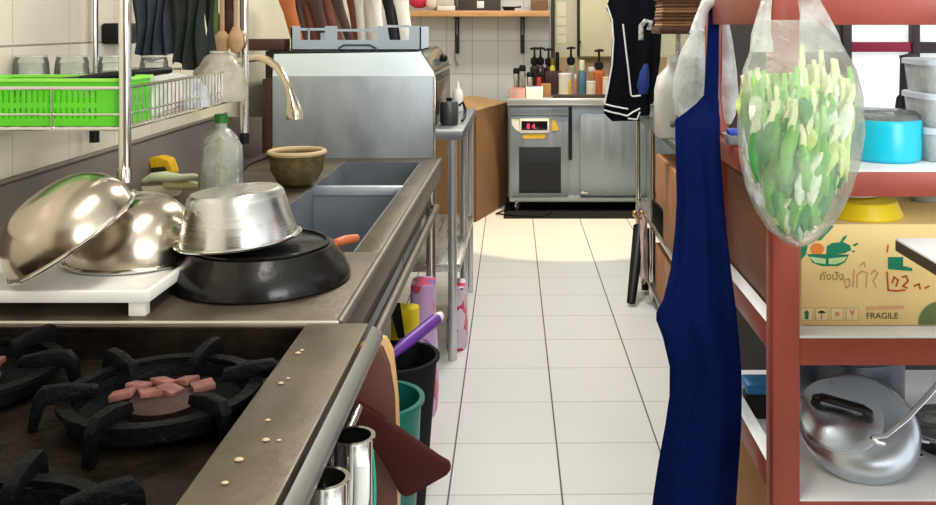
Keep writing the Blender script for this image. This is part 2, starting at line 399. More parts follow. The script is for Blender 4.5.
# ================================================================= SINK COUNTER
KX1 = -.335; KY0, KY1 = 1.672, 3.70
KX0 = XW + .05
BX0, BX1 = -.70, -.40
bas = ((2.18, 3.062), (3.074, 3.60))
sk = thing('sink_counter', 'long stainless steel double sink counter along the left wall', 'sink', ((KX0 + KX1) / 2, 2.7, 0))
b = B()
def slab(x0, x1, y0, y1): b.box((x0, y0, ZT - .03), (x1, y1, ZT), .002)
slab(KX0, KX1, KY0, bas[0][0]); slab(KX0, BX0, bas[0][0], KY1); slab(BX1, KX1, bas[0][0], KY1); pass; slab(BX0, BX1, bas[1][1], KY1)
b.build('worktop', steel_worn, sk)
B().box((BX0, bas[0][1] - .009, ZT - .03), (BX1, bas[1][0] + .009, ZT - .0005), .003).build('basin_divider', steel_panel, sk)
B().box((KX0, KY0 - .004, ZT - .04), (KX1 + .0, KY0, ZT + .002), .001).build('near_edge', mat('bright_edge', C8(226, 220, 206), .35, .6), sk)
for y0, y1 in bas:
    bb = B(); zb = ZT - .27
    bb.box((BX0, y0, zb), (BX1, y1, zb + .003)); bb.box((BX0 + .0002, y0, zb), (BX0 + .004, y1, ZT - .001)); bb.box((BX1 - .004, y0, zb), (BX1 - .0002, y1, ZT - .001))
    bb.box((BX0, y0 + .0002, zb), (BX1, y0 + .004, ZT - .001)); bb.box((BX0, y1 - .004, zb), (BX1, y1 - .0002, ZT - .001))
    bs = bb.build('basin', basin_steel, sk)
    B().lathe([(.03, .0032), (.028, .006), (.0, .005)], ((BX0 + BX1) / 2, (y0 + y1) / 2, zb), 20).build('drain', chrome, bs)
b = B(); b.box((KX1 - .004, KY0, ZT - .075), (KX1 + .004, KY1, ZT - .003), .002)
b.tube([(KX1, KY0, ZT - .006), (KX1, KY1, ZT - .006)], .009, 10)
b.build('front_apron', mat('dull_apron_steel', C8(126, 120, 110), .5, .8, .12, 6, .05), sk)
B().box((KX1 - .03, KY0, ZT - .155), (KX1 - .024, KY1, ZT - .07), .001).build('inner_apron', mat('sooty_steel', C8(84, 76, 64), .5, .8, .25, 8), sk)
B().tube([(KX1 - .005, KY0 + .01, .668), (KX1 - .005, KY1 - .1, .668)], .014, 12).build('front_rail', mat('dull_apron_steel', C8(126, 120, 110)), sk)
for x in (KX0 + .04, KX1 - .025):
    for y in (KY0 + .02, KY1 - .12):
        B().tube([(x, y, .0), (x, y, ZT - .031)], .019, 14).build('leg', chrome, sk)
B().box((KX0 + .05, KY0 + .05, .30), (KX1 - .5, KY1 - .1, .315)).build('undershelf', steel, sk)
# wall splash: slanted steel upstand along the wall
zs = 1.02
b = B().prism([(KX0, KY0, ZT), (KX0, KY1, ZT), (XW + .004, KY1, zs), (XW + .004, KY0, zs)], (.004, 0, .001))
b.tube([(XW + .008, KY0, zs), (XW + .008, KY1, zs)], .008, 8)
b.build('wall_upstand', mat('dull_steel_upstand', C8(118, 110, 102), .5, .6, .1, 5, .05), sk)
# end splash with a flange folded back
xl, xr = P(272.5, 0, 3.70).x, P(434.5, 0, 3.70).x
zt = P(0, 76, 3.70).z
b = B().box((xl, 3.70, ZT - .10), (xr, 3.712, zt), .001)
b.build('end_splash', steel_panel, sk)
b = B(); b.prism([(xl, 3.70, zt), (xr, 3.70, zt), (P(420, 0, 3.8).x, 3.8, P(0, 53, 3.8).z), (P(274, 0, 3.8).x, 3.8, P(0, 55, 3.8).z)], (0, .004, .004))
b.build('splash_flange', mat('pale_flange_steel', C8(206, 218, 224), .45, .4, .06, 3), sk)  # lighter colour stands for ceiling light on the upturned flange
B().box((xr - .004, 3.692, ZT - .1), (xr + .004, 3.716, zt), .001).build('splash_edge', chrome, sk)
# dark strip put in for the shaded gap between wall and splash
tag(B().box((P(262.5, 0, 3.72).x, 3.718, .0), (P(273, 0, 3.72).x, 3.765, 1.16), .003).build('wooden_plank', dark_wood), 'dark upright plank in the gap between wall and end splash', 'plank')
B().box((XW + .004, 3.700, ZT), (P(262, 0, 3.7).x, 3.708, P(0, 117, 3.7).z), .001).build('corner_panel', MATS['dull_steel_upstand'], sk)
# faucet
fz0 = 1.245
fy = 3.42
fc = thing('faucet', 'gooseneck steel faucet arching over the far basin', 'faucet', (XW + .0, fy, 1.15))
pts = [P(234, 64, 3.46), P(247, 59, 3.44), P(258, 57.5, 3.42), P(268, 60, 3.4), P(277, 67, 3.38), P(284, 77, 3.36), P(289, 89, 3.34), P(292, 100, 3.33)]
pts = [V(XW + .006, 3.48, 1.19), P(222, 70, 3.47)] + pts
B().tube(pts, [.018, .016] + [.014] * 8, 14).build('spout_pipe', mat('warm_polished_steel', C8(226, 214, 190), .14, 1, .04), fc)  # cream reflections put into the base colour of the chrome
B().tube([P(290.5, 94, 3.335), P(292.5, 102, 3.33), P(294.5, 112, 3.33), P(295, 119, 3.33)], [.014, .02, .03, .031], 16).build('spout_tip', mat('warm_polished_steel', C8(226, 214, 190), .14, 1, .04), fc)
B().lathe([(.03, 0), (.03, .012), (.018, .02)], (XW + .003, 3.48, 1.19), 20, axis=(1, 0, 0)).build('wall_flange', chrome, fc)
# ================================================================= OVER THE SINK: wall rack
rk = thing('dish_rack', 'wall hung chrome wire dish rack above the sink counter', 'rack', (XW + .2, 2.3, 1.03))
FX, FY0, FY1 = P(125, 0, 1.93).x, 1.93, 2.755
BXk = XW + .025
for x, y, r, z0 in ((FX, FY0, .0125, P(0, 182, 1.93).z), (FX, FY1, .0115, P(0, 134, FY1).z), (BXk, 2.53, .010, P(0, 132, 2.53).z)):
    p = B().tube([(x, y, z0), (x, y, 1.72)], r, 16).build('post', chrome, rk)
    B().tube([(x, y, z0), (x, y, z0 + .03)] if y == FY0 else [(x, y, z0 - .028), (x, y, z0 + .004)], r + .003, 16).build('end_cap' if y == FY0 else 'rubber_foot', chrome if y == FY0 else black_plastic, p)
zr, zb = 1.249, P(0, 129, 1.93).z
b = B()
def loop(z, r): b.tube([(BXk - .015, FY0, z), (FX, FY0, z), (FX, FY1, z), (BXk - .015, FY1, z)], r, 8, closed=True)
loop(zr, .0035); loop(zb, .0035); loop(zr - .055, .002)
for i in range(10):
    x = BXk + (FX - BXk) * i / 9
    b.tube([(x, FY1, zr), (x, FY1, zb)], .0016, 6); b.tube([(x, FY0, zb), (x, FY1, zb)], .0018, 6)
for px in (52, -20): b.tube([(P(px, 0, FY0).x, FY0, zr), (P(px, 0, FY0).x, FY0, zb)], .0022, 6)
for i in range(34):
    y = FY0 + (FY1 - FY0) * (i + .5) / 34
    b.tube([(FX, y, zr), (FX, y, zb)], .0016, 6); b.tube([(BXk, y, zr), (BXk, y, zb)], .0016, 6)
    if i % 2: b.tube([(FX, y, zb), (BXk, y, zb)], .0016, 6)
b.build('wire_basket', chrome, rk)
b = B(); b.tube([(BXk - .01, FY0, 1.66), (FX, FY0, 1.66), (FX, FY1, 1.66), (BXk - .01, FY1, 1.66)], .008, 8, closed=True)
for y in (2.3, 2.55): b.tube([(BXk, y, 1.66), (FX, y, 1.66)], .006, 8)
b.build('hanging_rail', chrome, rk)
# lime basket with real slots
gb = thing('green_basket', 'lime green slotted plastic basket standing in the wire rack', 'basket', (-1.0, 2.13, zb + .004))
gx0, gx1, gy0, gy1, gz0, gz1 = BXk + .01, P(123, 0, 1.96).x, 1.945, 2.10, zb + .0045, 1.262
b = B()
def slotted(x0, y0, x1, y1, n):
    dx, dy = (x1 - x0), (y1 - y0); th = .003; hz = gz1 - gz0
    def bar(u0, u1, z0, z1):
        if dx: b.box((x0 + dx * u0, y0 - th / 2, z0), (x0 + dx * u1, y0 + th / 2, z1))
        else: b.box((x0 - th / 2, y0 + dy * u0, z0), (x0 + th / 2, y0 + dy * u1, z1))
    bar(0, 1, gz0, gz0 + hz * .16); bar(0, 1, gz0 + hz * .40, gz0 + hz * .52); bar(0, 1, gz0 + hz * .80, gz1)
    for i in range(n):
        if (i + 1) / n > .86: break
        for z0, z1 in ((gz0 + hz * .16, gz0 + hz * .40), (gz0 + hz * .52, gz0 + hz * .80)):
            bar(i / n, (i + .6) / n, z0, z1)
    a_ = (n * .86 // 1) / n; bar(a_, 1, gz0 + hz * .16, gz0 + hz * .40); bar(a_, 1, gz0 + hz * .52, gz0 + hz * .80)
slotted(gx0, gy0, gx1, gy0, 26); slotted(gx1, gy0, gx1, gy1, 12); slotted(gx0, gy1, gx1, gy1, 26); slotted(gx0, gy0, gx0, gy1, 12)
b.box((gx0, gy0, gz0), (gx1, gy1, gz0 + .003))
b.build('basket_body', green_plastic, gb)
B().prism([(gx0 - .006, gy0 - .006, gz1), (gx1 + .006, gy0 - .006, gz1), (gx1 + .006, gy0 + .006, gz1), (gx0 - .006, gy0 + .006, gz1)], (0, 0, .006)).box((gx1 - .006, gy0, gz1), (gx1 + .006, gy1 + .006, gz1 + .006)).box((gx0 - .006, gy1 - .006, gz1), (gx1, gy1 + .006, gz1 + .006)).box((gx0 - .006, gy0, gz1), (gx0 + .006, gy1, gz1 + .006)).build('basket_rim', mat('pale_lime_plastic', C8(150, 226, 84), .35), gb)
# tumblers upside down
def tumbler(px, Y, label, s=1.0):
    p = P(px, 0, Y); z0 = zb + .003
    t = thing('tumbler', label, 'glass', (p.x, Y, z0), 'upturned tumblers in the dish rack')
    hh = P(0, 57, Y).z - z0
    B().lathe([(.036 * s, 0), (.034 * s, hh * .5), (.03 * s, hh - .01), (.027 * s, hh), (0, hh), (0, hh - .012), (.026 * s, hh - .014), (.031 * s, hh * .5), (.034 * s, 0)], (p.x, Y, z0), 28, closed=False).build('tumbler_body', glass, t)
    B().lathe([(.022 * s, hh + .0002), (.029 * s, hh + .0002), (.029 * s, hh + .004), (.022 * s, hh + .004)], (p.x, Y, z0), 28, closed=True).build('foot_ring', mat('glass_edge', C8(210, 206, 196), .1, .4), t)
tumbler(31, 2.16, 'upturned clear tumbler at the left end of the green basket', 1.25)
tumbler(72, 2.18, 'upturned clear tumbler in the middle of the green basket', 1.2)
tumbler(112, 2.2, 'upturned clear tumbler half hidden by the thick chrome post', 1.0)
tumbler(154, 2.44, 'upturned clear tumbler just right of the thick chrome post', 1.15)
# black spatula lying across
sp = thing('spatula', 'black spatula lying across the rim of the green basket', 'spatula', P(90, 80, 2.0))
B().tube([P(80, 78.5, 2.0), P(110, 76, 2.05), P(150, 72.5, 2.14), P(170, 70, 2.2)], [.006, .010, .010, .008], 10).build('handle', black_plastic, sp)
B().prism([P(12, 82.3, 1.97), P(80, 77.0, 2.0), P(86, 78.4, 2.02), P(40, 83.2, 1.99)], (0, .02, .002)).build('blade', black_plastic, sp)
# white plates on edge in the rack
for k, (px, Y) in enumerate(((146, 2.15), (155, 2.22), (164, 2.29), (175, 2.36))):
    rr = .045
    px -= 4
    z0 = zb + .002
    o = B().lathe([(0, 0), (rr * .6, .001), (rr, .007), (rr, .010), (rr * .6, .004), (0, .003)], (P(px, 0, Y).x, Y + .03, z0 + rr), 32, axis=(.35, -1, .12)).build('saucer', white_plastic)
    tag(o, ('white saucer standing on edge nearest the green basket', 'second white saucer on edge from the green basket', 'third white saucer on edge from the green basket', 'white saucer on edge nearest the clear bowls')[k], 'plate', 'saucers on edge in the wire rack')
# clear bowls
def clear_bowl(px, py_top, Y, r, h, label, m, grp='clear bowls in the dish rack', up=True):
    p = P(px, 0, Y); z0 = zb + .003
    prof = [(r, 0), (r * .97, h * .3), (r * .82, h * .65), (r * .5, h * .93), (r * .3, h), (0, h)]
    inn = [(0, h - .004), (r * .3, h - .004), (r * .48, h * .93 - .004), (r * .79, h * .65 - .003), (r * .94, h * .3), (r * .97, 0)]
    t = thing('glass_bowl', label, 'bowl', (p.x, Y, z0), grp)
    B().lathe(prof + inn, (p.x, Y, z0), 36).build('bowl_body', m, t)
    B().lathe([(r * .28, h), (r * .33, h), (r * .33, h + .006), (r * .28, h + .006)], (p.x, Y, z0), 30, closed=True).build('foot_ring', m, t)
cream_glass = film('cream_glass', (.86, .8, .66), .62, .12, .5)
clear_bowl(219, 52, 2.62, .08, P(0, 53, 2.62).z - zb - .003, 'upturned smoky clear glass bowl at the far end of the rack', cream_glass)
clear_bowl(190, 75, 2.42, .052, .075, 'small clear plastic bowl in front of the big glass bowl', frosted)
# hanging things
def hang_cloth(name, px0, px1, ytop, ybot, Y, m, label, cat, waves, zt=1.655):
    a, c = P(px0, 0, Y), P(px1, 0, Y); zb_ = P(0, ybot, Y).z
    def fn(u, v):
        x = a.x + (c.x - a.x) * u; w = (.3 + .7 * v) * .016 * math.sin(u * waves * 2 * PI + 1.5 * v)
        edge = .012 * math.sin(u * 7 + px0)
        return (x + .006 * math.sin(v * 9 + u * 5), Y + w, zt + (zb_ + edge - zt) * v)
    return tag(B().sheet(fn, 36, 24, .003).build(name, m), label, cat)
hang_cloth('hanging_cloth', 133, 172, 0, 58, 2.62, slate_cloth, 'slate grey cloth hanging from the rack rail left of the dark green one', 'cloth', 4)
hang_cloth('hanging_cloth', 170, 205, 0, 66, 2.60, dark_green_cloth, 'dark green cloth hanging from the rack rail in the middle', 'cloth', 3)
hang_cloth('hanging_cloth', 205, 214, 0, 62, 2.66, dark_green_cloth, 'narrow dark strip of cloth hanging beside the wooden ladles', 'cloth', 1)
def hang_tool(name, px, ybot, Y, m, label, cat, w=.02, head=.07, mh=None, lean=0.):
    p = P(px, ybot, Y); t = thing(name, label, cat, p, 'utensils hanging from the rack rail')
    top = V(p.x + lean, Y, 1.64)
    B().tube([top, p + V(lean * .4, 0, head * 1.6), p + V(0, 0, head)], .006, 8, flat=(1.2, .7)).build('handle', m, t)
    B().lathe([(0, -head / 2), (w * .6, -head * .42), (w, -head * .1), (w * .9, head * .2), (w * .35, head * .5), (0, head * .55)], p + V(0, 0, head / 2), 18, sy=.35).build('head', mh or m, t)
    B().tube(arc(top + V(0, 0, .012), .012, -PI / 2, PI, 8, 'yz'), .002, 6).build('hook', chrome, t)
hang_tool('ladle', 216, 46, 2.72, mat('olive_green_plastic', C8(96, 118, 60), .45), 'olive green spatula hanging left of the wooden ladles', 'spatula', .022, .1)
hang_tool('ladle', 222, 52, 2.7, wood, 'pale wooden ladle with rounded head, left of three at the rack end', 'ladle', .03, .06)
hang_tool('ladle', 229, 40, 2.72, dark_wood, 'dark wooden ladle between the two pale ones', 'ladle', .02, .09)
hang_tool('ladle', 236, 54, 2.68, wood, 'pale wooden ladle nearest the thin rear chrome post', 'ladle', .024, .08)
hang_tool('ladle', 242, 50, 2.73, mat('grey_steel_handle', C8(150, 140, 126), .3, .8), 'steel ladle hanging right by the thin rear chrome post', 'ladle', .016, .06)
for px in (225.5, 232.5): hang_tool('chopstick', px, 44, 2.75, dark_wood, 'slim dark wooden stick hanging among the ladles', 'stick', .006, .05)
# black hook box on the wall
tag(B().box((XW + .001, 2.62, P(0, 44, 2.68).z), (XW + .05, 2.76, P(0, 23, 2.68).z), .008).build('soap_holder', black_plastic), 'small black box fixed to the tiled wall behind the thick post', 'holder')

# ================================================================= ON THE SINK COUNTER
# white dish tray
tz = .893
ty0, ty1, tx1, tx0 = 1.70, 2.16, -.692, XW + .06
tr = thing('dish_tray', 'white plastic draining tray with feet on the steel counter', 'tray', ((tx0 + tx1) / 2, 1.9, ZT))
b = B().box((tx0, ty0, tz - .02), (tx1, ty1, tz - .014), .001)
b.box((tx0, ty0 - .004, tz - .022), (tx1, ty0 + .008, tz), .003); b.box((tx0, ty1 - .008, tz - .022), (tx1, ty1 + .004, tz), .003); b.box((tx1 - .008, ty0, tz - .022), (tx1 + .004, ty1, tz), .003); b.box((tx0 - .004, ty0, tz - .022), (tx0 + .008, ty1, tz), .003)
b.build('tray_body', white_plastic, tr)
for x in (tx1 - .02, tx0 + .02):
    for y in (ty0 + .012, ty1 - .012): B().box((x - .016, y - .012, ZT), (x + .016, y + .012, tz - .02), .003).build('foot', white_plastic, tr)
# steel bowls
def bowl_prof(r, h, t=.002):
    out = [(r + .006, 0), (r + .007, .003), (r, .005)] + [(r * math.cos(a) ** .75, .005 + (h - .005) * math.sin(a)) for a in [i * PI / 2 / 12 for i in range(1, 12)]] + [(0, h)]
    inn = [(0, h - t)] + [((r - t) * math.cos(a) ** .75, .003 + (h - .005 - t) * math.sin(a)) for a in [i * PI / 2 / 12 for i in range(11, 0, -1)]] + [(r - t, .001)]
    return out + inn
def bowl(name, label, c, r, h, axis, grp):
    t = thing(name, label, 'bowl', c, grp, Vector((0, 0, 1)).rotation_difference(Vector(axis)).to_matrix())
    B().lathe(bowl_prof(r, h), (0, 0, 0), 64).build('bowl_shell', bowl_steel, t, local=True)
    B().tube(arc((0, 0, .002), r + .005, 0, 2 * PI * 47 / 48, 47, 'xy'), .0035, 8, closed=True).build('rolled_rim', chrome, t, local=True)
    return t
zb_t = tz - .0138
bowl('mixing_bowl', 'large steel mixing bowl upside down on the white tray behind the tilted one', (P(137, 0, 2.0).x, 1.985, zb_t + .004), .134, .137, (0, 0, 1), 'steel mixing bowls on the white tray')
ax = V(-.50, -.24, .83).normalized()
_c = P(74, 246, 1.80); _M = Vector((0, 0, 1)).rotation_difference(ax).to_matrix()
_low = min((_M @ V(.137 * math.cos(a), .137 * math.sin(a), 0)).z for a in [k * .1 for k in range(63)])
_c.z = tz + .001 - _low
bowl('mixing_bowl', 'large steel mixing bowl tilted against the upside down one, far left', _c, .130, .108, ax, 'steel mixing bowls on the white tray')
# black pan upside down
pc = V(P(262, 0, 1.95).x, 1.95, ZT + .0005)
pn_ = thing('wok_pan', 'black pan upside down on the steel counter under the aluminium pot', 'pan', pc)
r = .181
B().lathe([(r, 0), (r + .004, .004), (r + .002, .02), (r - .012, .045), (r - .03, .066), (r - .034, .072), (r - .044, .074), (.0, .0745), (0, .068), (r - .05, .066), (r - .016, .03), (r - .006, 0)], pc, 64).build('pan_shell', black_pan, pn_)
B().lathe([(r - .048, .0745), (r - .04, .0745), (r - .04, .078), (r - .048, .078)], pc, 48, closed=True).build('base_ring', black_pan, pn_)
hd = B().tube([pc + V(.135, .09, .055), P(336, 243, 2.1), P(345, 240, 2.12), P(357, 238, 2.15)], [.008, .01, .011, .009], 12).build('handle', mat('orange_wood_handle', C8(186, 98, 54), .5, 0, .1), pn_)
# aluminium pot upside down, leaning a little
pt = thing('cooking_pot', 'shiny aluminium pot upside down on top of the black pan', 'pot', pc + V(-.045, -.01, .0805), None, (.0, -.075, 0))
r0, r1, hh = .121, .094, .103
B().lathe([(r0 + .007, 0), (r0 + .008, .004), (r0, .006), (r1 + .004, hh - .008), (r1 - .004, hh), (0, hh + .001), (0, hh - .003), (r1 - .006, hh - .004), (r0 - .003, .004), (r0 - .002, 0)], (0, 0, .006), 64).build('pot_body', alu, pt, local=True)
B().tube(arc((0, 0, .0095), r0 + .006, 0, 2 * PI * 47 / 48, 47, 'xy'), .0032, 8, closed=True).build('rolled_rim', chrome, pt, local=True)
# clear bottle with green cap
bp = V(P(221, 0, 2.62).x, 2.62, ZT + .001)
bt = thing('plastic_bottle', 'large clear plastic bottle with green cap behind the pots', 'bottle', bp)
zt_ = P(0, 127, 2.62).z - bp.z
B().lathe([(.058, 0), (.062, .006), (.061, zt_ - .09), (.058, zt_ - .055), (.04, zt_ - .02), (.018, zt_ - .002), (.016, zt_ + .012), (.012, zt_ + .012), (.014, zt_ - .004), (.037, zt_ - .022), (.056, zt_ - .057), (.058, .01), (0, .006)], bp, 36).build('bottle_body', film('bottle_plastic', (.82, .82, .76), .4, .1, .5), bt)
B().lathe([(.017, zt_ + .012), (.019, zt_ + .013), (.019, zt_ + .034), (.016, zt_ + .037), (0, zt_ + .037)], bp, 24).build('cap', mat('green_cap', C8(40, 130, 50), .4), bt)
B().tube([bp + V(.006, 0, .02), bp + V(.0, .0, zt_ * .6), bp + V(-.002, 0, zt_ + .01)], .009, 10).build('pump_tube', mat('yellowish_tube', C8(206, 196, 120), .5), bt)
# scrub sponge pile by the wall
yb = V(P(152, 0, 2.9).x, 2.9, ZT + .001)
zsp = P(0, 181, 2.9).z
tub = thing('sponge_caddy', 'white plastic soap tub standing against the wall upstand', 'tub', yb)
B().lathe([(.085, 0), (.095, .03), (.1, zsp - ZT - .02), (.105, zsp - ZT), (.098, zsp - ZT), (.09, .01), (0, .008)], yb, 32).build('tub_body', mat('cream_plastic', C8(216, 206, 170), .5), tub)
sg = thing('sponge_cloth', 'bright yellow sponge with dark scourer behind the steel bowls', 'sponge', yb + V(0, 0, zsp - ZT))
B().prism([P(131, 178, 2.9), P(134, 168, 2.9), P(141, 160, 2.9), P(158, 157, 2.9), P(168, 160, 2.9), P(173, 173, 2.9), P(170, 178, 2.9)], (0, .06, 0), .006).build('sponge', mat('yellow_sponge', C8(222, 176, 20), .85, 0, .15, 40, .3), sg)
B().prism([P(135, 178.5, 2.89), P(140, 172, 2.89), P(152, 168, 2.89), P(164, 167, 2.89), P(168, 174, 2.89), P(160, 178.5, 2.89)], (0, .012, 0), .004).build('scourer', mat('dark_scourer', C8(44, 50, 26), .95, 0, .3, 60, .5), sg)
sq = thing('scrub_brush', 'pale green dish brush lying in front of the yellow sponge', 'brush', P(170, 181, 2.82))
B().tube([P(143, 181, 2.82), P(152, 177, 2.82), P(165, 176.5, 2.82), P(180, 178, 2.82), P(193, 176.5, 2.82), P(197, 175.5, 2.82)], [.008, .016, .02, .015, .012, .006], 14, flat=(1.3, .8)).build('brush_body', mat('pale_green_plastic', C8(214, 220, 180), .45), sq)
B().tube([P(165, 184, 2.83), P(183, 185, 2.83), P(203, 186, 2.83)], [.012, .016, .01], 12).build('bristles', mat('cream_bristle', C8(224, 210, 160), .8), sq)
# strainer basket on the basin divider
sc_ = V(P(297, 0, 3.07).x, 3.07, ZT + .001)
ss = thing('strainer', 'round strainer basket with wooden rim on the sink ledge', 'strainer', sc_)
zr_ = P(0, 152, 3.07).z - sc_.z
B().lathe([(.04, 0), (.062, .012), (.085, .05), (.092, zr_), (.086, zr_), (.079, .05), (.058, .016), (0, .006)], sc_, 40).build('mesh_bowl', mat('dark_olive_mesh', C8(112, 98, 62), .5, .5, .4, 40, .4), ss)
B().tube(arc(sc_ + V(0, 0, zr_), .0895, 0, 2 * PI * 39 / 40, 39, 'xy'), .0085, 8, closed=True).build('rim', mat('pale_wood_rim', C8(196, 172, 134), .5), ss)
B().tube([sc_ + V(-.085, -.02, zr_ - .005), sc_ + V(-.15, -.05, zr_ - .03), sc_ + V(-.19, -.07, .03)], .01, 10).build('handle', mat('dark_handle', C8(60, 50, 44), .5), ss)
for k in range(5):
    a = k * 1.256; q = sc_ + V(math.cos(a) * .042, math.sin(a) * .042, .05)
    tag(B().ball(q, .024, 12, (1.2, .9, .7)).build('lime_half', mat('lime_yellow', C8(204, 196, 70), .5)), 'squeezed yellow lime half lying in the strainer basket', 'lime', 'limes in the strainer')
# ================================================================= TABLE BEHIND THE SINK
T0, T1, TXr, TXl, TZ = 3.775, 4.80, -.249, XW + .03, .944
tb = thing('steel_table', 'steel work table beyond the sink end splash', 'table', ((TXl + TXr) / 2, 4.3, 0))
B().box((TXl, T0, TZ - .036), (TXr, T1, TZ), .003).build('tabletop', mat('grey_table_steel', C8(126, 128, 130), .4, .8, .1), tb)
B().box((TXl, T0 + .02, .362), (TXr - .012, T1 - .02, .397), .003).build('lower_shelf', steel, tb)
for x, y in ((TXr - .045, T0 + .03), (TXr - .03, 4.3), (TXr - .03, T1 - .04), (TXl + .03, T0 + .03), (TXl + .03, T1 - .04)):
    B().tube([(x, y, 0), (x, y, TZ - .035)], .0185, 14).build('leg', mat('white_enamel_leg', C8(206, 208, 208), .2, .6), tb)
# glass topped display machine
MX0, MX1, MY0, MY1 = -1.08, -.377, 3.86, 4.70
zt_m = 1.268
prof = [(MX0, TZ + .0005), (MX1, TZ + .0005), (MX1, 1.175), (-.437, zt_m), (MX0, zt_m)]
mc = thing('display_case', 'dark countertop case with slanted glass on the table behind the splash', 'display case', ((MX0 + MX1) / 2, 4.28, TZ))
B().prism([V(x, MY0, z) for x, z in prof], (0, MY1 - MY0, 0), .004).build('case_body', mat('dark_green_black_metal', C8(32, 36, 36), .25, .4), mc)
d = V(MX1 + .437, 0, 1.175 - zt_m); n = V(.84, 0, .54)
o0 = V(-.437, MY0 + .02, zt_m) + d * .12 + n * .003
B().prism([o0, o0 + d * .78, o0 + d * .78 + V(0, MY1 - MY0 - .04, 0), o0 + V(0, MY1 - MY0 - .04, 0)], n * .003).build('slanted_glass', mat('green_grey_glass', C8(108, 126, 118), .08, .3, .1), mc)
B().tube([V(MX1 + .004, MY0 - .002, 1.175), V(MX1 + .004, MY1, 1.17)], .008, 8).tube([V(-.437, MY0 - .004, zt_m), V(MX1, MY0 - .004, 1.176)], .006, 8).build('frame_edge', chrome, mc)
B().box((MX1, MY0 + .1, .99), (MX1 + .008, MY1 - .08, 1.13), .003).build('side_panel', mat('brown_reflection_panel', C8(92, 74, 62), .25, .5), mc)  # plain brown panel on the aisle side of the case
q = P(443.5, 58, 4.32)
B().tube([V(-.40, 4.32, 1.2), q], .008, 8).ball(q, .02, 16).build('knob', black_plastic, mc)
# little things on that table, aisle side
mp_ = V(P(441, 0, 4.02).x + .02, 4.02, TZ + .001)
mp_.x = -.325
o = thing('metal_canister', 'grey metal canister at the aisle edge of the steel table', 'canister', mp_)
B().lathe([(.036, 0), (.04, .01), (.04, .09), (.035, .1), (0, .102)], mp_, 28).build('canister_body', mat('dull_grey_metal', C8(96, 98, 98), .4, .6), o)
B().lathe([(.012, .102), (.014, .115), (0, .118)], mp_, 16).build('lid_knob', black_plastic, o)
wb_ = V(-.33, 4.62, TZ + .001)
o = thing('squeeze_bottle', 'white squeeze bottle standing at the table corner by the case', 'bottle', wb_)
B().lathe([(.024, 0), (.026, .01), (.026, .09), (.016, .11), (0, .111)], wb_, 24).build('bottle_body', white_plastic, o)
B().lathe([(.012, .111), (.007, .135), (.003, .15), (0, .15)], wb_, 16).build('nozzle', white_plastic, o)
hk = V(-.275, 4.1, TZ + .001)
tag(B().tube([hk + V(0, 0, .006), hk + V(.01, .02, .02), hk + V(.012, .04, .055), hk + V(.0, .05, .085), hk + V(-.015, .04, .07)], .007, 8).build('black_hook', black_plastic), 'black curved handle tool lying on the steel table edge', 'tool')
# grey utensil crate
cx0, cx1, cyF, cyB, cz0, cz1 = P(291, 0, 3.92).x, P(421, 0, 3.92).x, 3.92, 4.25, zt_m + .001, P(0, 27, 3.92).z
grey_pl = mat('pale_blue_grey_plastic', C8(190, 202, 214), .45, 0, .04)
cr = thing('utensil_crate', 'pale blue grey plastic crate of utensils on top of the dark case', 'crate', ((cx0 + cx1) / 2, 4.08, cz0))
b = B(); hz = cz1 - cz0
def X_(px): return P(px, 0, cyF).x
def Z_(py): return P(0, py, cyF).z
wins = [(300, 325), (337, 377), (387, 409)]
xs = [291] + [v for w in wins for v in w] + [421]
b.box((cx0, cyF, cz0), (cx1, cyF + .006, Z_(40)))
for i in range(0, len(xs), 2): b.box((X_(xs[i]), cyF, Z_(40)), (X_(xs[i + 1]), cyF + .006, Z_(26)))
for (x0, x1), yy in zip(wins, (29, 30, 26)): b.box((X_(x0), cyF, Z_(yy + 1.5)), (X_(x1), cyF + .006, Z_(yy - 1)))
b.box((X_(308), cyF, Z_(40)), (X_(309.5), cyF + .006, Z_(29)))
b.box((cx0, cyF, cz0), (cx0 + .006, cyB, cz1)); b.box((cx1 - .006, cyF, cz0), (cx1, cyB, cz1)); b.box((cx0, cyB - .006, cz0), (cx1, cyB, cz1)); b.box((cx0, cyF, cz0), (cx1, cyB, cz0 + .005))
b.build('crate_body', grey_pl, cr)
B().tube([V(X_(338), cyF - .004, Z_(54)), V(X_(339), cyF - .004, Z_(48)), V(X_(344), cyF - .004, Z_(45)), V(X_(370), cyF - .004, Z_(45)), V(X_(376), cyF - .004, Z_(48)), V(X_(377), cyF - .004, Z_(54))], .004, 8).build('handle_grip', mat('slate_plastic_edge', C8(70, 78, 88), .5), cr)
B().box((X_(318), cyF + .05, cz0 + .006), (X_(325), cyF + .06, Z_(33))).build('divider', grey_pl, cr)
